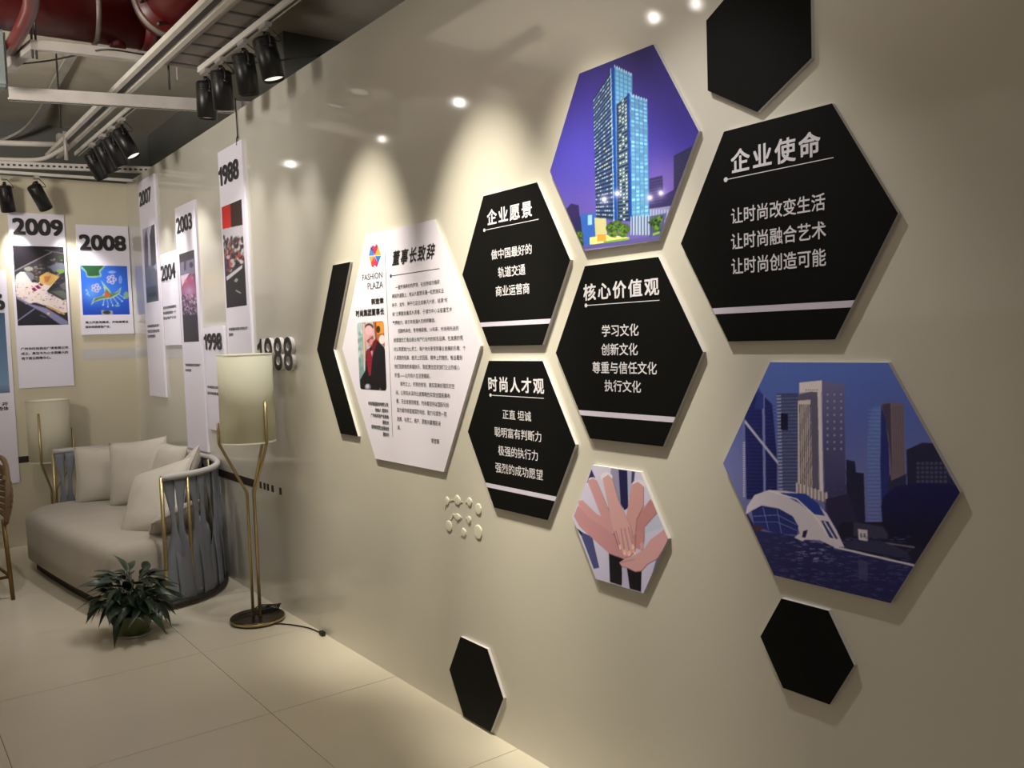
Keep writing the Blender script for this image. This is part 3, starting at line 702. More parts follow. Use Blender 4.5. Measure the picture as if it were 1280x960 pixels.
# ------------------------------------------------------------------ timeline boards
BT = 0.016
def board_x(y0, y1, z0, z1, label, x0=-BT):
    o = box('timeline_board', (x0, y0, z0), (-0.0003, y1, z1), M['white']); return tag(o, label, 'display board')
def board_y(x0, x1, z0, z1, label):
    k_ = 0.9804; x0, x1 = (x0+1.913)*k_-1.913, (x1+1.913)*k_-1.913; z0, z1 = 1.573+(z0-1.573)*k_, 1.573+(z1-1.573)*k_
    o = box('timeline_board', (x0, YB-BT, z0), (x1, YB-0.0003, z1), M['white']); return tag(o, label, 'display board')
def rectpic(cv, cf, tl, tr, br, bl, parent, nx, nz, gain=1.0, axis='x', plane=None):
    plane = plane if plane is not None else (-BT-0.0005 if axis == 'x' else YB-BT-0.0005)
    f = on_x if axis == 'x' else on_y
    P4 = [f(*crop(*cf)(*q), plane) for q in (tl, tr, br, bl)]; k = 1 if axis == 'x' else 0
    l = (P4[0][k]+P4[3][k])/2; r = (P4[1][k]+P4[2][k])/2; zt_ = (P4[0].z+P4[1].z)/2; zb_ = (P4[2].z+P4[3].z)/2
    return picture('printed_picture', cv, cf, lambda z: l, lambda z: r, [zb_+(zt_-zb_)*i/(nz-1) for i in range(nz)], parent, nx, gain, axis, plane)
YP = YB-BT
# 2009
p = board_y(-0.885, -0.472, 1.274, 2.715, 'white board with the year 2009 and a night aerial picture, on the back wall')
c9 = (0, 250, 3.84); q9 = crop(*c9)
btext('2009', p, M['ink'], q9, 63, 92, 165, 297, 96, 170, YP, bold=0.032, ext=0.008, name='year_number')
c = Canvas(785, 960)
c.grad([(0, (44, 42, 50)), (300, (58, 56, 62)), (960, (40, 40, 50))])
c.poly([(60, 60), (600, 70), (420, 160), (80, 330)], (38, 34, 42)); c.path([(70, 340), (480, 130)], 14, (128, 124, 130)); c.path([(400, 110), (620, 150)], 10, (100, 100, 100))
for k in range(150):
    x = c.rng.uniform(90, 620); y = c.rng.uniform(200, 480)
    if y > 360-0.45*x+60: c.ell(x, y, c.rng.uniform(6, 20), c.rng.uniform(4, 12), [(110, 112, 108), (70, 74, 66), (150, 150, 140), (40, 42, 44), (120, 90, 80)][k % 5], .8)
c.poly([(440, 290), (540, 250), (620, 260), (620, 330), (500, 350)], (110, 112, 130)); c.ell(575, 340, 45, 22, (110, 150, 70)); c.poly([(540, 170), (610, 170), (610, 220), (540, 210)], (50, 66, 44))
c.ell(205, 400, 80, 56, (120, 118, 130)); c.ell(225, 315, 50, 24, (150, 150, 142))
c.poly([(90, 380), (140, 345), (180, 350), (260, 460), (330, 470), (430, 350), (560, 400), (480, 490), (420, 560), (640, 650), (645, 790), (560, 800), (420, 720), (300, 680), (200, 700), (95, 620), (75, 470)], (236, 222, 222))
c.poly([(340, 400), (420, 350), (560, 400), (460, 500), (350, 470)], (222, 180, 104)); c.poly([(390, 400), (470, 390), (440, 460), (400, 460)], (190, 120, 84), .8)
for k in range(260):
    x = c.rng.uniform(90, 640); y = c.rng.uniform(480, 790)
    if y < 620+(x-90)*.33 and y > 500+(x-300)*.22: c.ell(x, y, c.rng.uniform(4, 14), c.rng.uniform(2, 6), [(250, 240, 236), (228, 190, 90), (190, 120, 180), (170, 130, 90), (246, 236, 250), (90, 70, 90)][k % 6], .8)
for q in (((255, 530), (285, 515), (320, 545), (285, 565)), ((290, 505), (325, 490), (360, 520), (328, 535)), ((330, 480), (355, 470), (390, 490), (365, 505))): c.poly(q, (134, 16, 84))
c.poly([(430, 570), (640, 470), (640, 640), (600, 660)], (66, 72, 74)); c.poly([(470, 560), (600, 550), (640, 590), (630, 650)], (104, 110, 108)); c.poly([(560, 490), (640, 450), (640, 540), (600, 540)], (100, 104, 104))
c.poly([(92, 610), (250, 700), (420, 745), (560, 830), (655, 890), (655, 940), (560, 915), (400, 800), (95, 640)], (142, 140, 182)); c.path([(420, 720), (620, 810)], 20, (210, 170, 110)); c.ell(440, 803, 14, 10, (240, 220, 80))
c.poly([(95, 645), (250, 735), (100, 860)], (46, 44, 52)); c.poly([(290, 765), (560, 920), (105, 930), (105, 890)], (40, 40, 50)); c.path([(100, 885), (290, 750)], 14, (134, 134, 176)); c.path([(350, 820), (420, 845)], 8, (110, 110, 130)); c.noise(6)
rectpic(c, (10, 300, 8.727), (52, 60), (608, 75), (655, 925), (105, 932), p, 66, 100, 0.95, 'y')
btext('广州市时尚商业广场有限公司', p, M['ink'], crop(20, 420, 16), 98, 225, 280, 1040, 210, 260, YP-0.0006, bold=0.03, cjk=1)
btext('成立，是迄今为止全国最大的', p, M['ink'], crop(20, 420, 16), 104, 322, 380, 1042, 305, 355, YP-0.0006, bold=0.03, cjk=1)
btext('地下商业购物中心。', p, M['ink'], crop(20, 420, 16), 110, 416, 475, 705, 408, 462, YP-0.0006, bold=0.03, cjk=1)
# 2008
p = board_y(-0.387, 0.032, 1.702, 2.640, 'white board with the year 2008 and a blue sea map on the back wall')
c8 = (90, 250, 5.336); q8 = crop(*c8)
btext('2008', p, M['ink'], q8, 52, 238, 332, 353, 240, 336, YP, bold=0.032, ext=0.008, name='year_number')
c = Canvas(587, 960)
c.grad([(430, (50, 100, 205)), (600, (45, 96, 215)), (770, (34, 70, 180))]); c.glow(130, 620, 60, (110, 170, 235), .6); c.glow(240, 620, 90, (80, 140, 225), .5)
c.poly([(55, 435), (225, 437), (190, 480), (200, 510), (150, 520), (100, 515), (90, 480), (60, 455)], (120, 160, 150)); c.poly([(60, 437), (215, 438), (180, 470), (185, 505), (105, 508), (95, 475)], (44, 84, 52))
for cx, cy, r in ((263, 530, 32), (160, 587, 30)):
    for k in range(5): c.ell(cx+r*.65*math.cos(k*1.257), cy+r*.65*math.sin(k*1.257), 14, 12, (190, 190, 220)); c.ell(cx+r*.65*math.cos(k*1.257), cy+r*.65*math.sin(k*1.257), 8, 7, (120, 120, 190))
c.ell(267, 481, 26, 9, (130, 160, 225)); c.ell(322, 532, 12, 28, (110, 150, 225)); c.path([(210, 560), (230, 640)], 8, (190, 200, 190))
c.poly([(190, 530), (215, 560), (250, 600), (265, 630), (300, 610), (330, 580), (318, 625), (270, 655), (200, 665), (150, 680), (125, 705), (145, 655), (200, 640), (225, 610)], (150, 190, 170)); c.poly([(225, 590), (258, 625), (300, 618), (320, 596), (310, 622), (262, 648), (190, 660), (140, 680), (155, 655), (215, 638)], (96, 120, 80)); c.poly([(220, 610), (255, 630), (245, 650), (215, 645)], (200, 90, 60))
for q in (((215, 660), (207, 700)), ((235, 660), (240, 712)), ((255, 655), (272, 705)), ((275, 650), (305, 690)), ((295, 640), (335, 675)), ((310, 628), (350, 655)), ((110, 620), (95, 600)), ((120, 640), (100, 625))): c.path(q, 4, (170, 200, 240)); c.ell(*q[1], 5, 5, (180, 205, 240))
c.ell(362, 635, 18, 24, (120, 160, 130)); c.ell(303, 704, 18, 8, (110, 160, 190)); c.poly([(195, 735), (270, 738), (275, 765), (200, 766)], (150, 160, 160)); c.ell(232, 750, 26, 12, (60, 60, 60)); c.noise(4)
rectpic(c, c8, (55, 436), (367, 440), (385, 762), (72, 768), p, 64, 68, 1.15, 'y')
cq = crop(95, 390, 16)
btext('海上天堂岛建成，开始接管运', p, M['ink'], cq, 188, 183, 232, 1045, 172, 218, YP-0.0006, bold=0.03, cjk=1)
btext('媒体旅游度假产业。', p, M['ink'], cq, 190, 275, 320, 690, 270, 318, YP-0.0006, bold=0.03, cjk=1)
# 2006, cut by the left edge
p = board_y(-1.31, -0.925, 0.50, 2.24, 'white board cut off by the left photo edge, dark skyline picture, year ending in 6')
add_text('2006', p, M['ink'], ('y', YP, -1.283, -0.972, 1.918, 2.036), bold=0.032, ext=0.008, name='year_number')
c = Canvas(60, 300)
c.grad([(0, (70, 96, 130)), (90, (120, 150, 185)), (120, (60, 70, 90)), (300, (26, 26, 36))])
for k in range(150): c.ell(c.rng.uniform(0, 60), c.rng.uniform(120, 300), 2, 2, [(200, 170, 160), (90, 90, 110), (160, 60, 60), (30, 30, 40)][k % 4], .7)
zz = [on_y(8, 391, YP).z, on_y(10, 491, YP).z]
xx = on_y(9, 440, YP).x
picture('printed_picture', c, (-40, 390, 1.0), lambda z: -1.29, lambda z: xx, [zz[1]+(zz[0]-zz[1])*i/60 for i in range(61)], p, 40, 1.0, 'y', YP-0.0005)
btext('成立，开', p, M['ink'], crop(0, 480, 2.823), -60, 66, 80, 28, 66, 80, YP-0.0006, bold=0.03, cjk=1)
btext('城市综合体', p, M['ink'], crop(0, 480, 2.823), -60, 84, 97, 30, 80, 94, YP-0.0006, bold=0.03, cjk=1)
# 2007
p = board_x(7.105, 7.575, 1.178, 2.918, 'tall white board with the year 2007 and a grey tower picture, nearest the corner')
c3 = crop(150, 160, 2.286)
def ynum(s, p, y0, y1, z0, z1, ext=0.005): add_text(s, p, M['ink'], ('x', -BT, y0, y1, z0, z1), bold=0.014, ext=ext, name='year_number', side=M['greyink'])  # grey sides imitate the shadow beside the raised digits
def wrect(cfx, xl, y0, y1, xr, y2, y3, xp=-BT-0.005):
    a = on_x(*cfx(xl, y0), xp); b = on_x(*cfx(xl, y1), xp); c_ = on_x(*cfx(xr, y2), xp); d = on_x(*cfx(xr, y3), xp)
    return (a.y+b.y)/2-0.012, (c_.y+d.y)/2, (b.z+d.z)/2, (a.z+c_.z)/2
c6 = crop(160, 210, 5.053)
a = wrect(c6, 68, 155, 240, 142, 118, 215); ynum('2007', p, *a)
c = Canvas(100, 190, 4)
c.grad([(0, (200, 196, 214)), (190, (150, 150, 172))])
c.poly([(21, 85), (23, 76), (25, 90), (26, 140), (21, 145)], (84, 80, 104)); c.poly([(27, 85), (31, 64), (33, 60), (35, 120), (29, 125)], (52, 48, 60)); c.poly([(22, 125), (29, 121), (37, 130), (38, 160), (23, 165)], (112, 112, 124))
for k in range(8): c.line(23+k*1.8, 126, 23.5+k*1.8, 160, .5, (90, 90, 100))
c.poly([(22, 150), (37, 146), (38, 168), (23, 170)], (74, 76, 76)); c.poly([(25, 157), (35, 154), (36, 160), (25, 162)], (40, 44, 44)); c.poly([(22, 166), (38, 162), (38, 170), (22, 172)], (80, 96, 60)); c.noise(6)
rectpic(c, (160, 210, 1.0), (20, 84), (33, 62), (38, 166), (22, 169), p, 30, 100, 0.9)
ct = crop(180, 380, 5.055)
for i, s in enumerate(('时尚集团商业地产', '项目正式启动开发', '深圳地铁站')):
    wtext(s, p, M['greyink'], ct, 24, 132+i*32, 150+i*32, 98 if i < 2 else 72, 124+i*34, 144+i*34, xp=-BT-0.0006, bold=0.02, cjk=1)
# 2004
p = board_x(6.625, 7.055, 1.585, 2.286, 'short white board with the year 2004 and small print only, between two tall boards', x0=-0.010)
a = wrect(c6, 200, 618, 715, 290, 600, 695); add_text('2004', p, M['ink'], ('x', -0.010, a[0], a[1], a[2], a[3]), bold=0.014, ext=0.005, side=M['greyink'], name='year_number')
for i, s in enumerate(('成功开发地铁商铺项目', '时尚集团进驻一个', '商业地产行业')):
    wtext(s, p, M['greyink'], ct, 122, 12+i*33, 30+i*33, 203, 8+i*34, 28+i*34, xp=-0.0106, bold=0.02, cjk=1)
# 2003
p = board_x(6.13, 6.592, 0.830, 2.578, 'long white board with the year 2003 and a picture of a stage crowd')
a = wrect(c6, 302, 318, 412, 400, 282, 388); ynum('2003', p, *a)
c = Canvas(258, 960)
c.grad([(90, (50, 46, 52)), (300, (80, 74, 92)), (500, (150, 110, 150)), (700, (52, 46, 60)), (950, (40, 38, 48))])
c.poly([(75, 210), (200, 170), (212, 310), (80, 320)], (128, 124, 150)); c.ell(178, 230, 18, 26, (56, 54, 76)); c.poly([(110, 200), (130, 195), (130, 280), (112, 285)], (70, 66, 84)); c.poly([(80, 330), (160, 308), (92, 430)], (226, 206, 220)); c.poly([(95, 430), (150, 340), (185, 310), (215, 420), (220, 520), (100, 540)], (170, 90, 130)); c.glow(160, 470, 45, (190, 170, 210), .8)
for x, y in ((128, 378), (188, 350)): c.glow(x, y, 14, (235, 110, 120), .9)
for k in range(300): c.ell(c.rng.uniform(90, 240), c.rng.uniform(500, 690), 5, 8, [(190, 170, 200), (60, 50, 70), (130, 90, 130), (230, 210, 230), (40, 34, 46)][k % 5], .7)
c.noise(7)
rectpic(c, (215, 300, 7.384), (65, 130), (205, 92), (248, 935), (112, 945), p, 40, 120, 1.0)
for i, s in enumerate(('时尚集团进军深圳地产', '市场部')):
    wtext(s, p, M['greyink'], ct, 262, 378+i*32, 396+i*32, 357 if i == 0 else 298, 376+i*34, 394+i*32, xp=-BT-0.0006, bold=0.02, cjk=1)
# 1988 (tall) with hanging rod
p = board_x(5.17, 5.602, 1.05, 2.795, 'tall white board with the year 1988 and two pictures, hung from a thin rod')
c7 = crop(240, 170, 4.174)
a = wrect(c7, 135, 162, 256, 240, 124, 232); year19('1988', p, a, -BT, 0.007)
c = Canvas(417, 960)
c.grad([(320, (40, 28, 28)), (520, (196, 192, 205)), (700, (50, 44, 48)), (900, (26, 26, 30))])
c.poly([(150, 330), (272, 320), (272, 500), (150, 510)], (52, 34, 34)); c.poly([(152, 370), (200, 355), (204, 486), (160, 494)], (190, 36, 36), col2=(220, 40, 40)); c.poly([(150, 488), (272, 462), (280, 520), (150, 560)], (200, 196, 208))
for k in range(130): c.ell(c.rng.uniform(165, 275), c.rng.uniform(520, 660), 6, 12, [(40, 36, 40), (60, 56, 66), (210, 206, 216), (24, 24, 28), (170, 90, 70)][k % 5], .8)
for k in range(40): c.ell(c.rng.uniform(185, 262), c.rng.uniform(610, 700), 10, 10, [(190, 80, 56), (220, 210, 214), (60, 50, 80), (30, 26, 30)][k % 4], .8)
c.poly([(172, 735), (268, 665), (290, 900), (180, 900)], (30, 30, 34)); c.poly([(178, 735), (262, 672), (262, 690), (182, 755)], (210, 206, 216)); c.path([(225, 760), (236, 745)], 14, (170, 168, 180)); c.path([(228, 805), (255, 820)], 6, (190, 190, 200)); c.noise(6)
rectpic(c, (240, 170, 4.174), (153, 370), (257, 333), (287, 888), (182, 893), p, 40, 150, 1.0)
for i, s in enumerate(('时尚服装有限公司创立于', '深圳')):
    wtext(s, p, M['greyink'], ct, 537, 150+i*34, 168+i*36, 656 if i == 0 else 563, 142+i*40, 162+i*42, xp=-BT-0.0006, bold=0.02, cjk=1)
rod = thing('hanging_rod', 'thin dark rod with a hook holding the tallest 1988 board from above', 'rod', (-0.008, 5.25, 2.80))
tube('rod', [(0, 0, 0.02), (0, 0.01, 0.26)], 0.004, M['dsteel'], rod); tube('hook', [(0, 0, 0.03), (-0.006, 0, 0.01), (-0.006, 0, -0.02), (-0.011, 0, -0.02)], 0.005, M['dsteel'], rod)
# 1998
p = board_x(5.672, 6.08, 0.998, 1.697, 'short white board with the year 1998, partly hidden behind the lamp shade')
a = wrect(ct, 374, 190, 292, 488, 183, 285); year19('1998', p, a, -BT, 0.007)
for i, s in enumerate(('时尚集团成立深圳公司', '深圳地铁商城')):
    wtext(s, p, M['greyink'], ct, 402, 518+i*38, 534+i*38, 487, 518+i*40, 537+i*42, xp=-BT-0.0006, bold=0.02, cjk=1)
# big 1988
cn = crop(310, 410, 13.714)
a = on_x(*cn(150, 200), -0.022); b = on_x(*cn(745, 165), -0.022); z0 = (on_x(*cn(530, 722), -0.022).z+on_x(*cn(685, 722), -0.022).z)/2; z1 = (on_x(*cn(340, 180), -0.022).z+on_x(*cn(660, 162), -0.022).z)/2
big = thing('year_sign', 'large raised black numerals 1988 with white sides on the wall, behind the lamp shade', 'wall sign', (0, 0, 0))
ya, yb = a.y, b.y; adv = (ya-yb)
digit_one(big, M['ink'], M['edge'], ya, ya-adv*0.145, z0, z1, -0.0005, 0.0215)
for s, u0, u1 in (('9', 0.225, 0.445), ('8', 0.50, 0.72), ('8', 0.775, 1.0)):
    add_text(s, big, M['ink'], ('x', -0.0005, ya-adv*u0, ya-adv*u1, z0, z1), bold=0.012, ext=0.0215, name='numeral', side=M['edge'])
flush_texts()

# ------------------------------------------------------------------ cream relief dots
blobs = [(205, 280, 26, 58, 'leftmost of the top row, with a tail'), (342, 268, 40, 66, 'second of the top row, joined to its left neighbour'), (505, 293, 32, 58, 'third of the top row, short stub'),
         (623, 388, 42, 78, 'oval, highest at the right-hand side of the cluster'), (345, 492, 36, 46, 'angular middle one with two legs to the left'), (498, 530, 26, 50, 'small one of the middle row'),
         (230, 615, 42, 72, 'oval at the lower left of the cluster'), (427, 700, 32, 60, 'small one of the bottom row'), (620, 692, 52, 98, 'largest oval at the lower right of the cluster')]
cbz = crop(540, 600, 10.667)
def dot(cx, cy, rx, ry, extra=()):
    bm = bmesh.new(); c0 = on_x(*cbz(cx, cy)); e = on_x(*cbz(cx+rx, cy)); t = on_x(*cbz(cx, cy-ry)); ra = abs(e.y-c0.y); rz = abs(t.z-c0.z)
    n = 20; wob = [1+random.uniform(-.06, .06) for _ in range(n)]
    rings = []
    for s, xx in ((1.0, 0.0), (0.97, -0.003), (0.86, -0.0048), (0.5, -0.0055)):
        rings.append([bm.verts.new((xx, c0.y-ra*s*wob[k]*math.cos(2*PI*k/n), c0.z+rz*s*wob[k]*math.sin(2*PI*k/n))) for k in range(n)])
    for i in range(3):
        for k in range(n): bm.faces.new((rings[i][k], rings[i][(k+1) % n], rings[i+1][(k+1) % n], rings[i+1][k]))
    bm.faces.new(rings[-1])
    for (x1, y1, x2, y2, wd) in extra:
        a_ = on_x(*cbz(x1, y1)); b_ = on_x(*cbz(x2, y2)); add_beam(bm, a_+Vector((-0.0015, 0, 0)), b_+Vector((-0.0015, 0, 0)), wd, 0.003, up=(1, 0, 0))
    return bm
EX = {0: ((230, 275, 265, 268, 0.006), (190, 320, 175, 400, 0.002)), 1: ((262, 268, 310, 262, 0.006), (370, 295, 408, 288, 0.006)), 2: ((450, 290, 480, 290, 0.006),), 4: ((250, 520, 285, 460, 0.010), (285, 460, 325, 495, 0.010), (370, 505, 400, 498, 0.006), (325, 530, 335, 570, 0.002)),
      5: ((455, 508, 480, 515, 0.006),), 7: ((385, 735, 410, 715, 0.007),)}
for i, (cx, cy, rx, ry, lb) in enumerate(blobs):
    o = from_bm('wall_relief_dot', dot(cx, cy, rx, ry, EX.get(i, ())), M['blob'])
    tag(o, 'raised cream blob on the wall, ' + lb, 'wall ornament', 'raised cream blobs low on the wall')

# ------------------------------------------------------------------ floor lamps
def floor_lamp(loc, label, H, sb, r, legs, zk, rk, shade_m, base_off, group=None):
    t = thing('floor_lamp', label, 'floor lamp', loc)
    bm = bmesh.new(); rg = add_lathe(bm, [(r, sb), (r, H), (r-0.003, H), (r-0.003, sb)], 48)
    for k in range(48): bm.faces.new((rg[3][k], rg[3][(k+1) % 48], rg[0][(k+1) % 48], rg[0][k]))
    sh = from_bm('lamp_shade', bm, shade_m, t, True)
    bm = bmesh.new(); rg = add_lathe(bm, [(r+0.0012, sb), (r+0.0012, sb+0.008), (r-0.0005, sb+0.008)], 48); add_lathe(bm, [(r+0.0012, H-0.008), (r+0.0012, H), (r-0.0005, H)], 48)
    from_bm('shade_rim', bm, shade_m, sh, True)
    # spider ring with bulb holder inside the shade
    bm = bmesh.new()
    for k in range(3): add_tube(bm, [(0, 0, sb+0.03), (math.cos(legs[k][0])*(r-0.002), math.sin(legs[k][0])*(r-0.002), sb+0.03)], 0.003, 6)
    add_tube(bm, [(0, 0, sb-0.004), (0, 0, sb+0.10)], 0.018, 12)
    from_bm('lamp_holder', bm, M['dbrass'], t, True)
    for a_, top in legs:
        c_, s_ = math.cos(a_), math.sin(a_)
        P_ = [(rk*c_, rk*s_, 0.028), (rk*c_, rk*s_, zk-0.012), (rk*c_+0.004*c_, rk*s_+0.004*s_, zk+0.004), ((r+0.004)*c_, (r+0.004)*s_, sb-0.012), ((r+0.010)*c_, (r+0.010)*s_, sb+0.004), ((r+0.010)*c_, (r+0.010)*s_, top)]
        tube('leg', P_, 0.0085, M['brass'], t, 12)
    b = lathe('base', [(0.146, 0.004), (0.150, 0.006), (0.150, 0.026), (0.147, 0.029)], M['bronze'], t, 56)
    b.location = (base_off[0], base_off[1], 0)
    for p in b.data.polygons: p.use_smooth = False
    rim = lathe('base_rim', [(0.1505, 0.010), (0.152, 0.011), (0.152, 0.021), (0.1505, 0.022)], M['brass'], b, 56, (False, False))
    f = lathe('foot_pad', [(0.12, 0.0), (0.12, 0.004)], M['cable'], b, 24); 
    return t
R_ = math.radians
lamp1 = floor_lamp((-0.192, 4.815, 0), 'tall cream drum floor lamp on three brass legs, in front of the glossy wall', 1.52, 1.022, 0.150, ((R_(160), 1.14), (R_(287), 1.255), (R_(40), 1.20)), 0.74, 0.024, M['shade'], (-0.002, -0.0))
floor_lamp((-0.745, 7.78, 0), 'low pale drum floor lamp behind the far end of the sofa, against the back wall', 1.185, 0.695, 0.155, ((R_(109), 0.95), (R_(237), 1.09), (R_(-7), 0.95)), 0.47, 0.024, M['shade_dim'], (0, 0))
cab = [(-0.20, 4.88, 0.04), (-0.13, 4.93, 0.05), (-0.09, 4.87, 0.045), (-0.15, 4.86, 0.04), (-0.24, 4.87, 0.038), (-0.315, 4.84, 0.036), (-0.345, 4.80, 0.012), (-0.315, 4.74, 0.005), (-0.262, 4.70, 0.005), (-0.16, 4.68, 0.005), (-0.10, 4.62, 0.005), (-0.04, 4.50, 0.005), (-0.022, 4.40, 0.006), (-0.024, 4.34, 0.010)]
cb_ = thing('power_cable', 'black lamp cable lying on the floor with its plug by the wall', 'cable', (-0.3, 4.7, 0))
o = tube('cord', [Vector(v)-Vector((-0.3, 4.7, 0)) for v in smoothpath(cab, 6)], 0.0035, M['cable'], cb_, 8)
o = box('plug', (0.266, -0.40, 0.002), (0.290, -0.355, 0.024), M['cable'], cb_, 0.004)
bm = bmesh.new()
for k in range(4):
    pts = [(0.205+0.05*math.cos(t)*(1+.1*k)-0.0, 0.175+0.035*math.sin(t), 0.034+0.005*k+0.006*math.sin(2*t+k)) for t in np.linspace(0, 2*PI, 18)]
    add_tube(bm, pts, 0.0035, 6)
from_bm('coil', bm, M['cable'], cb_, True)

# ------------------------------------------------------------------ sofa
SO = Vector((-0.65, 6.45, 0)); SR = R_(96.5)
sofa = thing('sofa', 'curved beige sofa with woven blue-grey strap back and brass posts, in the corner', 'sofa', SO, SR)
def sup(t, A_=1.07, B_=0.625, n=2.4):   # back curve, t from 0 (near end) to pi (far end); local y = -b
    c_, s_ = math.cos(t), math.sin(t)
    return Vector((-A_*math.copysign(abs(c_)**(2/n), c_), -B_*abs(s_)**(2/n), 0))
def even(n, **kw):
    ts = np.linspace(0, PI, 600); P_ = [sup(t, **kw) for t in ts]; L_ = [0]
    for i in range(1, 600): L_.append(L_[-1]+(P_[i]-P_[i-1]).length)
    return [sup(np.interp(L_[-1]*k/(n-1), L_, ts), **kw) for k in range(n)]
def ring_outline(n_arc=60):
    out = [(-1.00, -0.02), (-1.005, 0.18)]
    for k in range(7):
        a_ = PI+(-PI/2)*k/6; out.append((-0.905+0.10*math.cos(a_), 0.21+0.10*math.sin(a_)))
    for k in range(9): out.append((-0.80+1.35*k/8, 0.312+0.012*math.sin(PI*k/8)))
    for k in range(1, 11):
        a_ = PI/2-PI/2*k/10; out.append((0.64+0.36*math.cos(a_), -0.05+0.36*math.sin(a_)))
    for q in even(40, A_=1.0, B_=0.56)[::-1][1:-1]: out.append((q.x, q.y))
    return out
OL = ring_outline()
def offset_outline(ol, d):
    n = len(ol); res = []
    for i in range(n):
        p0, p1, p2 = Vector(ol[i-1]), Vector(ol[i]), Vector(ol[(i+1) % n]); t = (p2-p0)
        t = t.normalized() if t.length else Vector((1, 0)); nrm = Vector((-t.y, t.x)); res.append((p1.x+nrm.x*d, p1.y+nrm.y*d))
    return res
area = sum(OL[i][0]*OL[(i+1) % len(OL)][1]-OL[(i+1) % len(OL)][0]*OL[i][1] for i in range(len(OL)))
sg = 1 if area > 0 else -1
def padded(name, ol, prof, m, parent):
    bm = bmesh.new(); rings = []
    for d, z in prof:
        o2 = offset_outline(ol, d*sg) if d else ol
        rings.append([bm.verts.new((x, y, z)) for x, y in o2])
    n = len(ol)
    for i in range(len(rings)-1):
        for k in range(n): bm.faces.new((rings[i][k], rings[i][(k+1) % n], rings[i+1][(k+1) % n], rings[i+1][k]))
    bm.faces.new(rings[0][::-1]); bm.faces.new(rings[-1])
    return from_bm(name, bm, m, parent, True)
padded('seat', OL, [(0.02, 0.075), (0.0, 0.085), (0.0, 0.20), (-0.004, 0.33), (0.006, 0.375), (0.025, 0.40), (0.055, 0.415), (0.10, 0.42)], M['sofa'], sofa)
padded('plinth', offset_outline(OL, 0.05*sg), [(0, 0.0), (0, 0.08)], M['plinth'], sofa)
# back frame
def lean(p, z): k = 1.02-0.03*z; return Vector((p.x*k, p.y*k if p.y < 0 else p.y, z))
top = [Vector((q.x, q.y, 0.795)) for q in even(60)]
tube('top_rail', top, 0.020, M['rail'], sofa, 12)
tube('bottom_rail', [lean(q, 0.03) for q in even(60)], 0.018, M['plinth'], sofa, 10)
NS = 34; PP = even(NS*4+1)
def strap(i, m):
    c0 = PP[i*4+2]; d0 = (PP[min(i*4+4, NS*4)]-PP[i*4]).normalized(); nrm = Vector((-d0.y, d0.x, 0))
    bm = bmesh.new(); rows = []; tw = random.choice((-1, 1))*random.uniform(0.5, 1.0); jit = random.uniform(-.004, .004)
    sp = 3.7/NS*0.86
    for k in range(19):
        t = k/18; z = 0.785-t*0.745
        wd = 0.5*sp*float(np.interp(t, (0, .12, .28, .42, .60, 1), (0.95, 0.62, 0.30, 0.38, 0.98, 1.12)))
        ang = tw*math.exp(-((t-0.42)/0.16)**2)*0.9
        cpos = lean(c0, z) + nrm*(0.004*(-1)**i) + d0*(0.018*math.sin(PI*min(t/0.9, 1))*(-1)**i+jit)
        cpos.z = z
        dd = d0*math.cos(ang)+nrm*math.sin(ang)
        rows.append([bm.verts.new(cpos+dd*wd*s) for s in (-1, -0.33, 0.33, 1)])
    for a_, b_ in zip(rows[:-1], rows[1:]):
        for q in range(3): bm.faces.new((a_[q], a_[q+1], b_[q+1], b_[q]))
    o = from_bm('strap', bm, m, sofa, True)
    md = o.modifiers.new('thick', 'SOLIDIFY'); md.thickness = 0.003
    return o
for i in range(NS): strap(i, M['strap'])
for (q, xo) in ((sup(0), 0), (sup(PI), 0)):
    tube('post', [Vector((q.x, q.y+0.0, 0.0)), Vector((q.x, q.y+0.0, 0.80))], 0.012, M['brass'], sofa, 12)
for idx, kk in ((8, 1.005), (45, 0.965), (90, 0.965), (NS*4-8, 0.975)):
    q = PP[idx]*kk
    tube('post', [Vector((q.x, q.y, 0.02)), Vector((q.x, q.y, 0.79))], 0.010, M['brass'], sofa, 12)

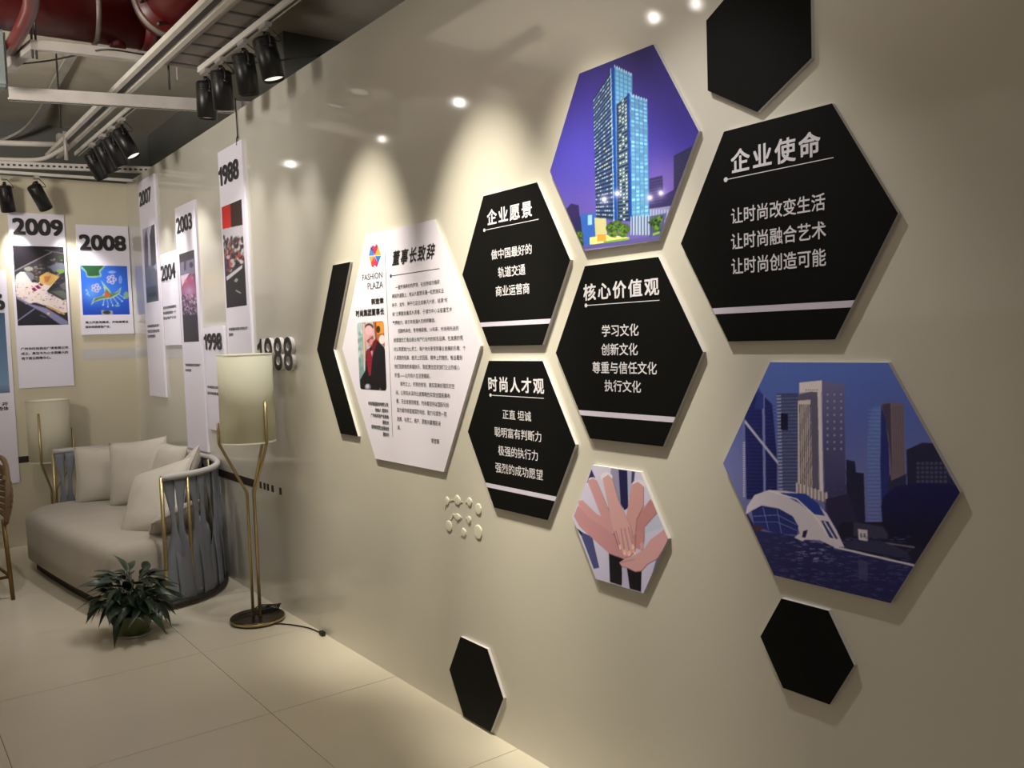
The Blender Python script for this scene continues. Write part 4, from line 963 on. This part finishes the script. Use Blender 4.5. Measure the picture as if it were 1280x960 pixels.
# cushions
def cushion(label, loc, rot, w_=0.5, h_=0.5, t_=0.17, seed=0):
    rnd = random.Random(seed); N = 22; bm = bmesh.new(); ph = [rnd.uniform(0, 6) for _ in range(6)]
    def pt(u, v, s):
        x = u*w_/2*(1-0.07*(1-v*v)); y = v*h_/2*(1-0.07*(1-u*u))
        e = max((1-abs(u)**3.0)*(1-abs(v)**3.0), 0)**0.55
        wr = 0.005*math.sin(4*u+2.3*v+ph[0])*math.sin(3*v-2*u+ph[1])+0.0035*math.sin(19*v+5*u+ph[2]+3*math.sin(3*u))*(u*u)+0.003*math.sin(17*u-4*v+ph[3])*(v**4)
        return Vector((x, y, s*(t_/2*e) + wr*e))
    g = {}
    for s in (1, -1):
        for i in range(N+1):
            for j in range(N+1):
                u, v = 2*i/N-1, 2*j/N-1
                if s == -1 and (i in (0, N) or j in (0, N)): g[(s, i, j)] = g[(1, i, j)]; continue
                g[(s, i, j)] = bm.verts.new(pt(u, v, s))
        for i in range(N):
            for j in range(N):
                f = [g[(s, i, j)], g[(s, i+1, j)], g[(s, i+1, j+1)], g[(s, i, j+1)]]; bm.faces.new(f if s == 1 else f[::-1])
    o = from_bm('cushion', bm, M['cushion'], None, True); tag(o, label, 'cushion', 'loose cushions on the sofa')
    # seam piping
    bm = bmesh.new(); loop = [pt(2*i/N-1, -1, 1) for i in range(N)]+[pt(1, 2*i/N-1, 1) for i in range(N)]+[pt(1-2*i/N, 1, 1) for i in range(N)]+[pt(-1, 1-2*i/N, 1) for i in range(N)]
    add_tube(bm, loop, 0.0035, 6, closed=True)
    from_bm('piping', bm, M['cushion'], o, True)
    o.location = loc; o.rotation_euler = rot
    return o
def face_rot(n, up, roll=0.0):
    z = Vector(n).normalized(); y = Vector(up); y = (y-z*y.dot(z)).normalized(); x = y.cross(z)
    Mx = Matrix((x, y, z)).transposed(); return (Mx @ Matrix.Rotation(roll, 3, 'Z')).to_euler()
cushion('beige cushion standing upright at the far end of the sofa, leftmost', (-0.46, 7.21, 0.615), face_rot((-0.35, -1, 0.16), (0, 0, 1)), 0.44, 0.44, 0.15, 1)
cushion('beige cushion leaning on its neighbour, second from the left, topmost of all', (-0.325, 6.80, 0.655), face_rot((-0.85, -0.80, 0.25), (0, 0, 1), 0.10), 0.47, 0.49, 0.16, 2)
cushion('pale cushion behind the others, one corner showing against the wall', (-0.19, 6.58, 0.665), face_rot((-1, -0.2, 0.30), (0, 0, 1), -0.05), 0.46, 0.43, 0.13, 3)
cushion('large beige cushion lying back in front, nearest the camera', (-0.44, 5.88, 0.585), face_rot((-0.78, -0.32, 0.58), (0.5, 0.12, 0.8), 0.42), 0.50, 0.52, 0.18, 4)
cushion('beige cushion wedged behind the large front one, at the curved rail', (-0.19, 6.12, 0.665), face_rot((-0.9, 0.3, 0.45), (0, 0, 1), 0.35), 0.42, 0.42, 0.12, 5)
cushion('small cushion lying low at the near end, seen through the straps', (-0.40, 5.62, 0.490), face_rot((-0.3, 0.5, 0.85), (0, 1, 0.3), 0.2), 0.34, 0.34, 0.12, 6)

# ------------------------------------------------------------------ potted plant
pl_ = thing('potted_plant', 'leafy dark green plant in an olive pot on the floor before the sofa', 'plant', (-0.800, 5.06, 0))
lathe('saucer', [(0.075, 0.0), (0.090, 0.004), (0.094, 0.014), (0.088, 0.012), (0.07, 0.008)], M['saucer'], pl_, 36)
bm = bmesh.new(); rg = add_lathe(bm, [(0.062, 0.009), (0.072, 0.018), (0.096, 0.070), (0.107, 0.118), (0.109, 0.124), (0.101, 0.124), (0.098, 0.105)], 36); bm.faces.new(rg[0][::-1])
from_bm('pot', bm, M['pot'], pl_, True)
lathe('soil', [(0.098, 0.100), (0.098, 0.106), (0.05, 0.112)], M['soil'], pl_, 24)
def leafmesh(L_, W2_, bend, key):
    bm = bmesh.new(); rows = []; n = 9
    for k in range(n+1):
        t = k/n; wd = W2_*math.sin(PI*min(t*1.02, 1)**0.75)*(1-0.35*t)+0.001
        x = L_*t; z = -bend*L_*t*t
        rows.append([bm.verts.new((x, s*wd/2, z+(0.18*wd if s else 0))) for s in (-1, 0, 1)])
    for a_, b_ in zip(rows[:-1], rows[1:]):
        for q in range(2): bm.faces.new((a_[q], a_[q+1], b_[q+1], b_[q]))
    me = bpy.data.meshes.new('leaf'); bm.to_mesh(me); bm.free(); me.materials.append(M['leaf' if key % 3 else 'leaf2'])
    for p in me.polygons: p.use_smooth = True
    return me
LM = [leafmesh(0.095+0.007*k, 0.046+0.007*(k % 3), 0.20+0.16*(k % 4), k) for k in range(8)]
rnd = random.Random(11)
stems = bmesh.new()
for k in range(130):
    a_ = k*2.39996+rnd.uniform(-.25, .25); el = math.asin(rnd.uniform(-0.25, 0.99)); sh_ = rnd.uniform(.72, 1.05) if k % 4 else rnd.uniform(.3, .7)
    tip = Vector((0.160*math.cos(el)*math.cos(a_)*sh_, 0.160*math.cos(el)*math.sin(a_)*sh_, 0.185+0.165*math.sin(el)*sh_))
    b0 = Vector((0.03*math.cos(a_), 0.03*math.sin(a_), 0.11))
    add_tube(stems, smoothpath([b0, (b0+tip)/2+Vector((0, 0, 0.03)), tip], 3), 0.0020, 5)
    o = bpy.data.objects.new('leaf', LM[k % 8]); COL.objects.link(o); o.parent = pl_
    o.location = tip; o.rotation_euler = (rnd.uniform(-.7, .7), -el*0.8+rnd.uniform(-0.1, .55), a_+rnd.uniform(-.6, .6))
ob = from_bm('stems', stems, M['stem'], pl_, True)

# ------------------------------------------------------------------ rattan chair at the left edge
ch = thing('armchair', 'dark brass-legged wicker armchair cut off by the left edge of the photo', 'chair', (-1.575, 6.42, 0))
LG = [(0.345, -0.10), (0.30, 0.42), (-0.345, -0.10), (-0.30, 0.42)]
for (x, y) in LG: tube('leg', [(x, y, 0), (x*0.93, y*0.97, 0.52)], 0.013, M['dbrass'], ch, 10)
for a_, b_ in ((0, 1), (2, 3), (0, 2)):
    tube('stretcher', [(LG[a_][0]*.98, LG[a_][1]*.98, 0.15), (LG[b_][0]*.98, LG[b_][1]*.98, 0.15)], 0.010, M['dbrass'], ch, 8)
box('seat', (-0.31, -0.12, 0.40), (0.31, 0.42, 0.47), M['sofa'], ch, 0.02)
bm = bmesh.new()
for k in range(9):     # woven bands of the curved arm and back
    z = 0.50+k*0.038; bulge = 0.03*math.sin(PI*k/9)
    add_tube(bm, smoothpath([(0.33+bulge, -0.12, z-0.012*k/3), (0.36+bulge, 0.10, z), (0.33+bulge, 0.36, z+0.01), (0.16, 0.50+bulge, z+0.02), (-0.16, 0.50+bulge, z+0.02), (-0.33-bulge, 0.36, z+0.01), (-0.36-bulge, 0.10, z), (-0.33-bulge, -0.12, z-0.012*k/3)], 5), 0.016, 8)
from_bm('woven_back', bm, M['wicker'], ch, True)
tube('arm_rail', smoothpath([(0.33, -0.14, 0.50), (0.35, -0.15, 0.72), (0.37, 0.08, 0.86), (0.34, 0.38, 0.88), (0.16, 0.52, 0.90), (-0.16, 0.52, 0.90), (-0.34, 0.38, 0.88), (-0.37, 0.08, 0.86), (-0.35, -0.15, 0.72), (-0.33, -0.14, 0.50)], 6), 0.016, M['wicker'], ch, 10)

# ------------------------------------------------------------------ ceiling services
# red fire main across the room with a flanged branch
rp = on_z(200, 64, 3.33); RP = Vector((rp.x, rp.y, 3.50))
red = thing('red_pipe', 'thick red fire main running across under the concrete ceiling', 'pipe', RP)
sl = -0.06
tube('pipe', [(-4.0, 4.0*-sl, 0), (0.16, 0.16*sl, 0)], 0.17, M['red_p'], red, 40)
for xx in (-0.10, 0.09):
    tube('coupling', [(xx, xx*sl, 0), (xx+0.08, (xx+.08)*sl, 0)], 0.186, M['red_p'], red, 40)
tube('pipe_clamp', [(-0.36, 0.36*-sl, 0), (-0.335, 0.335*-sl, 0)], 0.180, M['gasket'], red, 40)
tube('drain_stub', [(-0.235, 0.0, -0.13), (-0.235, 0.0, -0.205)], 0.045, M['red_p'], red, 16)
bp_ = on_z(214, 50, 3.29); BP = Vector((bp_.x, bp_.y, 3.50))
br = thing('red_branch_pipe', 'large red branch pipe with a grey flange, at the upper edge of the photo', 'pipe', BP)
ry_ = RP.y-BP.y
tube('pipe', [(-0.02, -1.6, 0), (0, -0.1, 0), (0, max(ry_-0.19, 0.02), 0)], 0.15, M['red_p'], br, 40)
tube('flange', [(0, -0.035, 0), (0, 0.0, 0)], 0.205, M['gasket'], br, 40)
tube('flange', [(0, -0.072, 0), (0, -0.040, 0)], 0.195, M['red_p'], br, 40)
for k in range(8):
    t = 2*PI*k/8+.3; tube('bolt', [(0.18*math.cos(t), -0.095, 0.18*math.sin(t)), (0.18*math.cos(t), 0.03, 0.18*math.sin(t))], 0.011, M['dsteel'], br, 8)
q0 = on_z(44, -30, 3.22); q1 = on_z(38, 10, 3.22); q2 = on_z(22, 45, 3.22); q3 = on_z(12, 62, 3.24)
rb = thing('red_sprinkler_pipe', 'thinner red pipe bending down at the upper left corner', 'pipe', q1)
tube('pipe', smoothpath([q0-q1+Vector((0.05, -0.6, 0)), q0-q1, Vector((0, 0, 0)), q2-q1, q3-q1], 5), 0.036, M['red_p'], rb, 20)
# steel angle frame under the pipes
fr = thing('steel_frame', 'grey steel angle frame under the red pipes', 'steel frame', (-1.0, 5.6, 3.2))
O_ = Vector((-1.0, 5.6, 3.2))
def fb(p1, p2, w_, h_, nm='beam', m='steel', par=fr, org=O_): return beam(nm, Vector(p1)-org, Vector(p2)-org, w_, h_, M[m], par)
z = 3.2
a_, b_ = on_z(48, 57, z), on_z(262, 80, z); fb(a_, b_, 0.045, 0.05)
a_, b_ = on_z(6, 86, z), on_z(44, 56, z); fb(a_, b_, 0.045, 0.05)
for q in ((40, 56), (45, 57)):
    h = on_z(*q, z); tube('hanger', [h-O_+Vector((0, 0, -0.07)), h-O_+Vector((0, 0, 0.55))], 0.006, M['dsteel'], fr, 6)
# big cross channel resting on the partition
O_ = on_z(160, 125, 3.01)
cn_ = thing('cross_channel', 'long grey steel channel crossing the ceiling and resting on the partition top', 'steel channel', O_)
a_, b_ = on_z(11, 116, 3.02), on_z(312, 134, 3.02)
d_ = (b_-a_).normalized(); b_ = b_+d_*0.12
beam('web', a_-O_, b_-O_, 0.012, 0.066, M['steel'], cn_); beam('flange', a_-O_+Vector((0, 0.022, -0.030)), b_-O_+Vector((0, 0.022, -0.030)), 0.045, 0.008, M['wsteel'], cn_)
nb = 40
bm = bmesh.new()
for k in range(nb):
    p_ = a_-O_+(b_-a_)*((k+.5)/nb); add_box(bm, (p_.x-0.018, p_.y+0.014, p_.z-0.0355), (p_.x+0.018, p_.y+0.028, p_.z-0.0335))
o = from_bm('slots', bm, M['dsteel'], cn_); o['kind'] = 'stuff'
# cable tray and tracks along the wall
def group_track(label, p1, p2, parts, name='lighting_track', cat='lighting track'):
    t = thing(name, label, cat, p1)
    for nm, dx, dz, w_, h_, m in parts:
        beam(nm, Vector((dx, 0, dz)), Vector(p2)-Vector(p1)+Vector((dx, 0, dz)), w_, h_, M[m], t)
    return t
n1, n2 = Vector((-0.278, 5.04, 3.125)), Vector((-0.278, 1.2, 3.125))
n2 = Vector((-0.245, 3.72, 3.125))
group_track('white lighting track carrying the four nearest spotlights', n1, n2, [('track_body', 0, 0, 0.036, 0.03, 'wsteel'), ('track_slot', 0, -0.0155, 0.014, 0.002, 'dsteel')])
tr = group_track('wide grey cable tray above the nearest spotlights', (-0.36, 5.15, 3.19), (-0.30, 2.6, 3.19), [('side_rail', -0.08, 0, 0.012, 0.06, 'steel'), ('side_rail', 0.11, 0, 0.012, 0.06, 'wsteel'), ('tray_base', 0.015, -0.026, 0.18, 0.004, 'gasket')], 'cable_tray', 'cable tray')
for k in range(14): box('rung', (-0.07+k*0.0048, -0.05-k*0.18, -0.03), (0.10+k*0.0048, -0.075-k*0.18, -0.024), M['dsteel'], tr)
group_track('long white rail pair running down the ceiling to the back', (-0.55, 8.0, 3.16), (-0.47, 2.8, 3.16), [('rail', -0.05, 0, 0.028, 0.03, 'wsteel'), ('rail', 0.03, 0, 0.028, 0.03, 'wsteel'), ('cable_run', -0.01, 0.0, 0.03, 0.012, 'dsteel')], 'twin_rail', 'rail')
group_track('white lighting track carrying the middle group of four spotlights', (-0.455, 7.6, 3.115), (-0.42, 5.7, 3.115), [('track_body', 0, 0, 0.034, 0.026, 'wsteel'), ('track_slot', 0, -0.0135, 0.012, 0.002, 'dsteel')])
# rails along the back wall
b1 = on_z(-60, 207, 2.99); b2 = on_z(192, 216, 2.99)
t_ = thing('back_rail', 'perforated pale rail running along the back wall top', 'rail', b1)
beam('rail', (0, 0, 0.02), b2-b1+Vector((0, 0, 0.02)), 0.03, 0.05, M['steel'], t_)
bm = bmesh.new()
for k in range(36):
    p_ = (b2-b1)*((k+.5)/36); add_box(bm, (p_.x-0.010, p_.y-0.018, p_.z+0.012), (p_.x+0.010, p_.y-0.0145, p_.z+0.026))
o = from_bm('slots', bm, M['dsteel'], t_); o['kind'] = 'stuff'
s1 = on_z(-60, 211, 2.95); s2 = on_z(165, 226, 2.95)
bt_ = thing('lighting_track', 'white lighting track in front of the back wall carrying two spotlights', 'lighting track', s1)
beam('track_body', (0, 0, 0), s2-s1, 0.036, 0.022, M['wsteel'], bt_); beam('track_slot', (0, 0.0, -0.012), s2-s1+Vector((0, 0, -0.012)), 0.012, 0.002, M['dsteel'], bt_)
for i, (q0, q1, zz_, r_, lb) in enumerate((((-20, 178), (83, 181), 3.22, 0.022, 'upper white conduit crossing the far ceiling'), ((-20, 198), (60, 201), 3.08, 0.016, 'lower white conduit crossing the far ceiling'))):
    a_, b_ = on_z(*q0, zz_), on_z(*q1, zz_)
    if i == 0: P_ = [a_, b_]
    else: P_ = smoothpath([a_, on_z(30, 200, zz_), on_z(55, 198, zz_), on_z(75, 188, zz_+.03), on_z(84, 181, zz_+.05)], 5)
    tag(tube('conduit', P_, r_, M['wsteel'], None, 10), lb, 'conduit')
P_ = smoothpath([on_z(92, 66, 3.72), on_z(72, 100, 3.71), on_z(55, 135, 3.68), on_z(35, 160, 3.62), on_z(12, 172, 3.55), on_z(-14, 178, 3.48)], 5)
bm = bmesh.new()
for p0, p1 in zip(P_[:-1], P_[1:]): add_beam(bm, p0, p1, 0.062, 0.02)
tag(from_bm('flexible_conduit', bm, M['wsteel']), 'pale flat duct curving across the concrete ceiling to the left', 'conduit')
jb = on_z(79, 173, 3.22)
tag(box('junction_box', jb-Vector((0.045, 0.04, 0.03)), jb+Vector((0.045, 0.04, 0.03)), M['steel'], None, 0.004), 'small grey junction box beside the rail near the far ceiling', 'junction box')
h1 = on_z(-3, 108, 2.99)
hb = thing('hanging_casing', 'grey-blue metal casing hanging on a wire at the left edge of the photo', 'light fitting', h1)
box('casing', (-0.05, -0.02, 0.0), (0.05, 0.10, 0.30), M['cyan_box'], hb, 0.012); tube('hanger', [(0.0, 0.05, 0.29), (0.0, 0.05, 0.36)], 0.003, M['dsteel'], hb, 6)
wr = smoothpath([on_z(14, 81, 3.25), on_z(60, 76, 3.22), on_z(100, 68, 3.2), on_z(135, 62, 3.2), on_z(185, 69, 3.2), on_z(245, 76, 3.2), on_z(300, 79, 3.15), on_z(345, 76, 3.08), on_z(405, 68, 3.0)], 5)
tag(tube('ceiling_wire', wr, 0.005, M['cable'], None, 6), 'thin black wire strung under the red pipe towards the wall', 'wire')
for i, (q, zl, zh, lb) in enumerate((((222, 100), 3.10, 3.75, 'thin grey hanger rod left of the nearest spotlights'), ((212, 112), 3.05, 3.4, 'short dark threaded rod left of the nearest spotlights'), ((76, 160), 3.2, 3.75, 'thin threaded rod above the junction box'), ((83, 200), 2.99, 3.2, 'pale upright bracket on the rail at the back wall'))):
    h = on_z(*q, zl); tag(tube('hanger_rod', [h, (h.x, h.y, zh)], 0.006 if i != 3 else 0.014, M['dsteel'] if i in (1, 2) else M['steel'], None, 6), lb, 'rod')

# ------------------------------------------------------------------ track spotlights
def spotlight(loc, target, label, group, L_=0.20, r=0.055, lens='lens', swing=0.085, watt=0, deg=50, aim=None):
    loc = Vector(loc); t = thing('track_spotlight', label, 'spotlight', loc, 0, group)
    box('adaptor', (-0.018, -0.045, -0.022), (0.018, 0.045, 0.0), M['steel'] if lens != 'none' else M['bblack'], t, 0.003)
    d = (Vector(target)-loc).normalized(); piv = Vector((0, 0, -swing-0.04))
    q = Vector((0, 0, -1)).rotation_difference(d).to_matrix()
    bm = bmesh.new()
    add_lathe(bm, [(0.0, 0.055), (r*0.86, 0.055), (r, 0.048), (r, -L_+0.055), (r*0.93, -L_+0.055), (r*0.90, -L_+0.075)], 28)
    bmesh.ops.remove_doubles(bm, verts=bm.verts, dist=1e-6)
    for k in range(5): add_lathe(bm, [(r*1.0, 0.04-k*0.007), (r*1.03, 0.038-k*0.007), (r*1.0, 0.036-k*0.007)], 28)
    for v in bm.verts: v.co = q @ v.co + piv
    hs = from_bm('housing', bm, M['bblack'], t, True)
    bm = bmesh.new(); rg = add_lathe(bm, [(r*0.90, -L_+0.068), (r*0.5, -L_+0.076), (0.001, -L_+0.078)], 24)
    for v in bm.verts: v.co = q @ v.co + piv
    from_bm('lens', bm, M['lens' if lens == 'lens' else 'lens_dim'], hs)
    bm = bmesh.new(); sx = q @ Vector((0, 1, 0)); dn = Vector((0, 0, 1))
    pa = piv+sx*(r+0.006); pb_ = piv-sx*(r+0.006); upv = (q @ Vector((0, 0, 1))*0.5+dn*0.5).normalized()*0.075
    add_tube(bm, smoothpath([pa, pa+upv*0.7, Vector((0, 0, -0.05)), pb_+upv*0.7, pb_], 4), 0.006, 6)
    add_tube(bm, [(0, 0, -0.04), (0, 0, -0.07)], 0.012, 10)
    from_bm('yoke', bm, M['bblack'], t, True)
    tube('knob', [pa-sx*0.004, pa+sx*0.014], 0.012, M['bblack'], t); tube('knob', [pb_+sx*0.004, pb_-sx*0.014], 0.012, M['bblack'], t)
    bm = bmesh.new(); e0 = piv + q @ Vector((0.0, 0.0, 0.055))
    add_tube(bm, smoothpath([(0.012, -0.02, -0.022), (0.04, -0.05, -0.06), (0.05, -0.055, -0.09), e0+Vector((0.02, -0.02, 0))], 5), 0.003, 6); from_bm('lead', bm, M['cable'], t, True)
    if watt:
        lp_ = loc+piv+q @ Vector((0, 0, -L_+0.05)); s = spot(lp_, Vector(aim) if aim else lp_+d, watt, deg, 1.0, 0.03); s.name = 'lamp_beam'
    return t
GN = 'four spotlights on the near track'
tz = 3.112
for (x, y, tg, lb, ln, wt, am) in ((-0.276, 4.965, (-0.25, 5.25, 0.0), 'black track spotlight nearest the back of the near group, pointing straight down', 'dim', 26, (-0.25, 5.9, 0.8)),
                               (-0.27, 4.73, (-0.02, 5.05, 0.8), 'second black spotlight of the near group, from the left', 'dim', 34, (-0.10, 5.7, 1.3)),
                               (-0.262, 4.40, (0.0, 4.55, 1.6), 'third black spotlight of the near group, tilted towards the wall', 'lens', 46, (-0.25, 5.3, 0.4)),
                               (-0.256, 4.12, (0.0, 4.00, 1.8), 'rightmost black spotlight of the near group, lens showing', 'lens', 46, (-0.22, 4.9, 0.2))):
    spotlight((x, y, tz), tg, lb, GN, watt=wt, lens=ln, deg=66, aim=am)
GM = 'four spotlights on the middle track'
for (x, y, tg, lb, wt) in ((-0.445, 7.09, (-0.02, 7.25, 2.30), 'lowest left spotlight of the middle group of four', 24), (-0.44, 6.77, (0.0, 6.95, 2.1), 'second spotlight of the middle group, overlapped by its neighbours', 62),
                           (-0.434, 6.51, (0.0, 6.55, 2.15), 'third spotlight of the middle group, overlapped by its neighbours', 62), (-0.43, 6.24, (0.0, 5.95, 2.15), 'uppermost right spotlight of the middle group, lens edge showing', 62)):
    spotlight((x, y, 3.10), tg, lb, GM, watt=wt, r=0.05)
for q, lb, tg in (((5, 221), 'spotlight hanging before the back wall at the left edge', (-0.75, 8.19, 1.8)), ((45, 220), 'spotlight hanging before the back wall above the 2009 and 2008 boards', (-0.15, 8.19, 1.9))):
    h = on_z(*q, 2.94); spotlight(h, tg, lb, 'two spotlights before the back wall', watt=62, r=0.052)
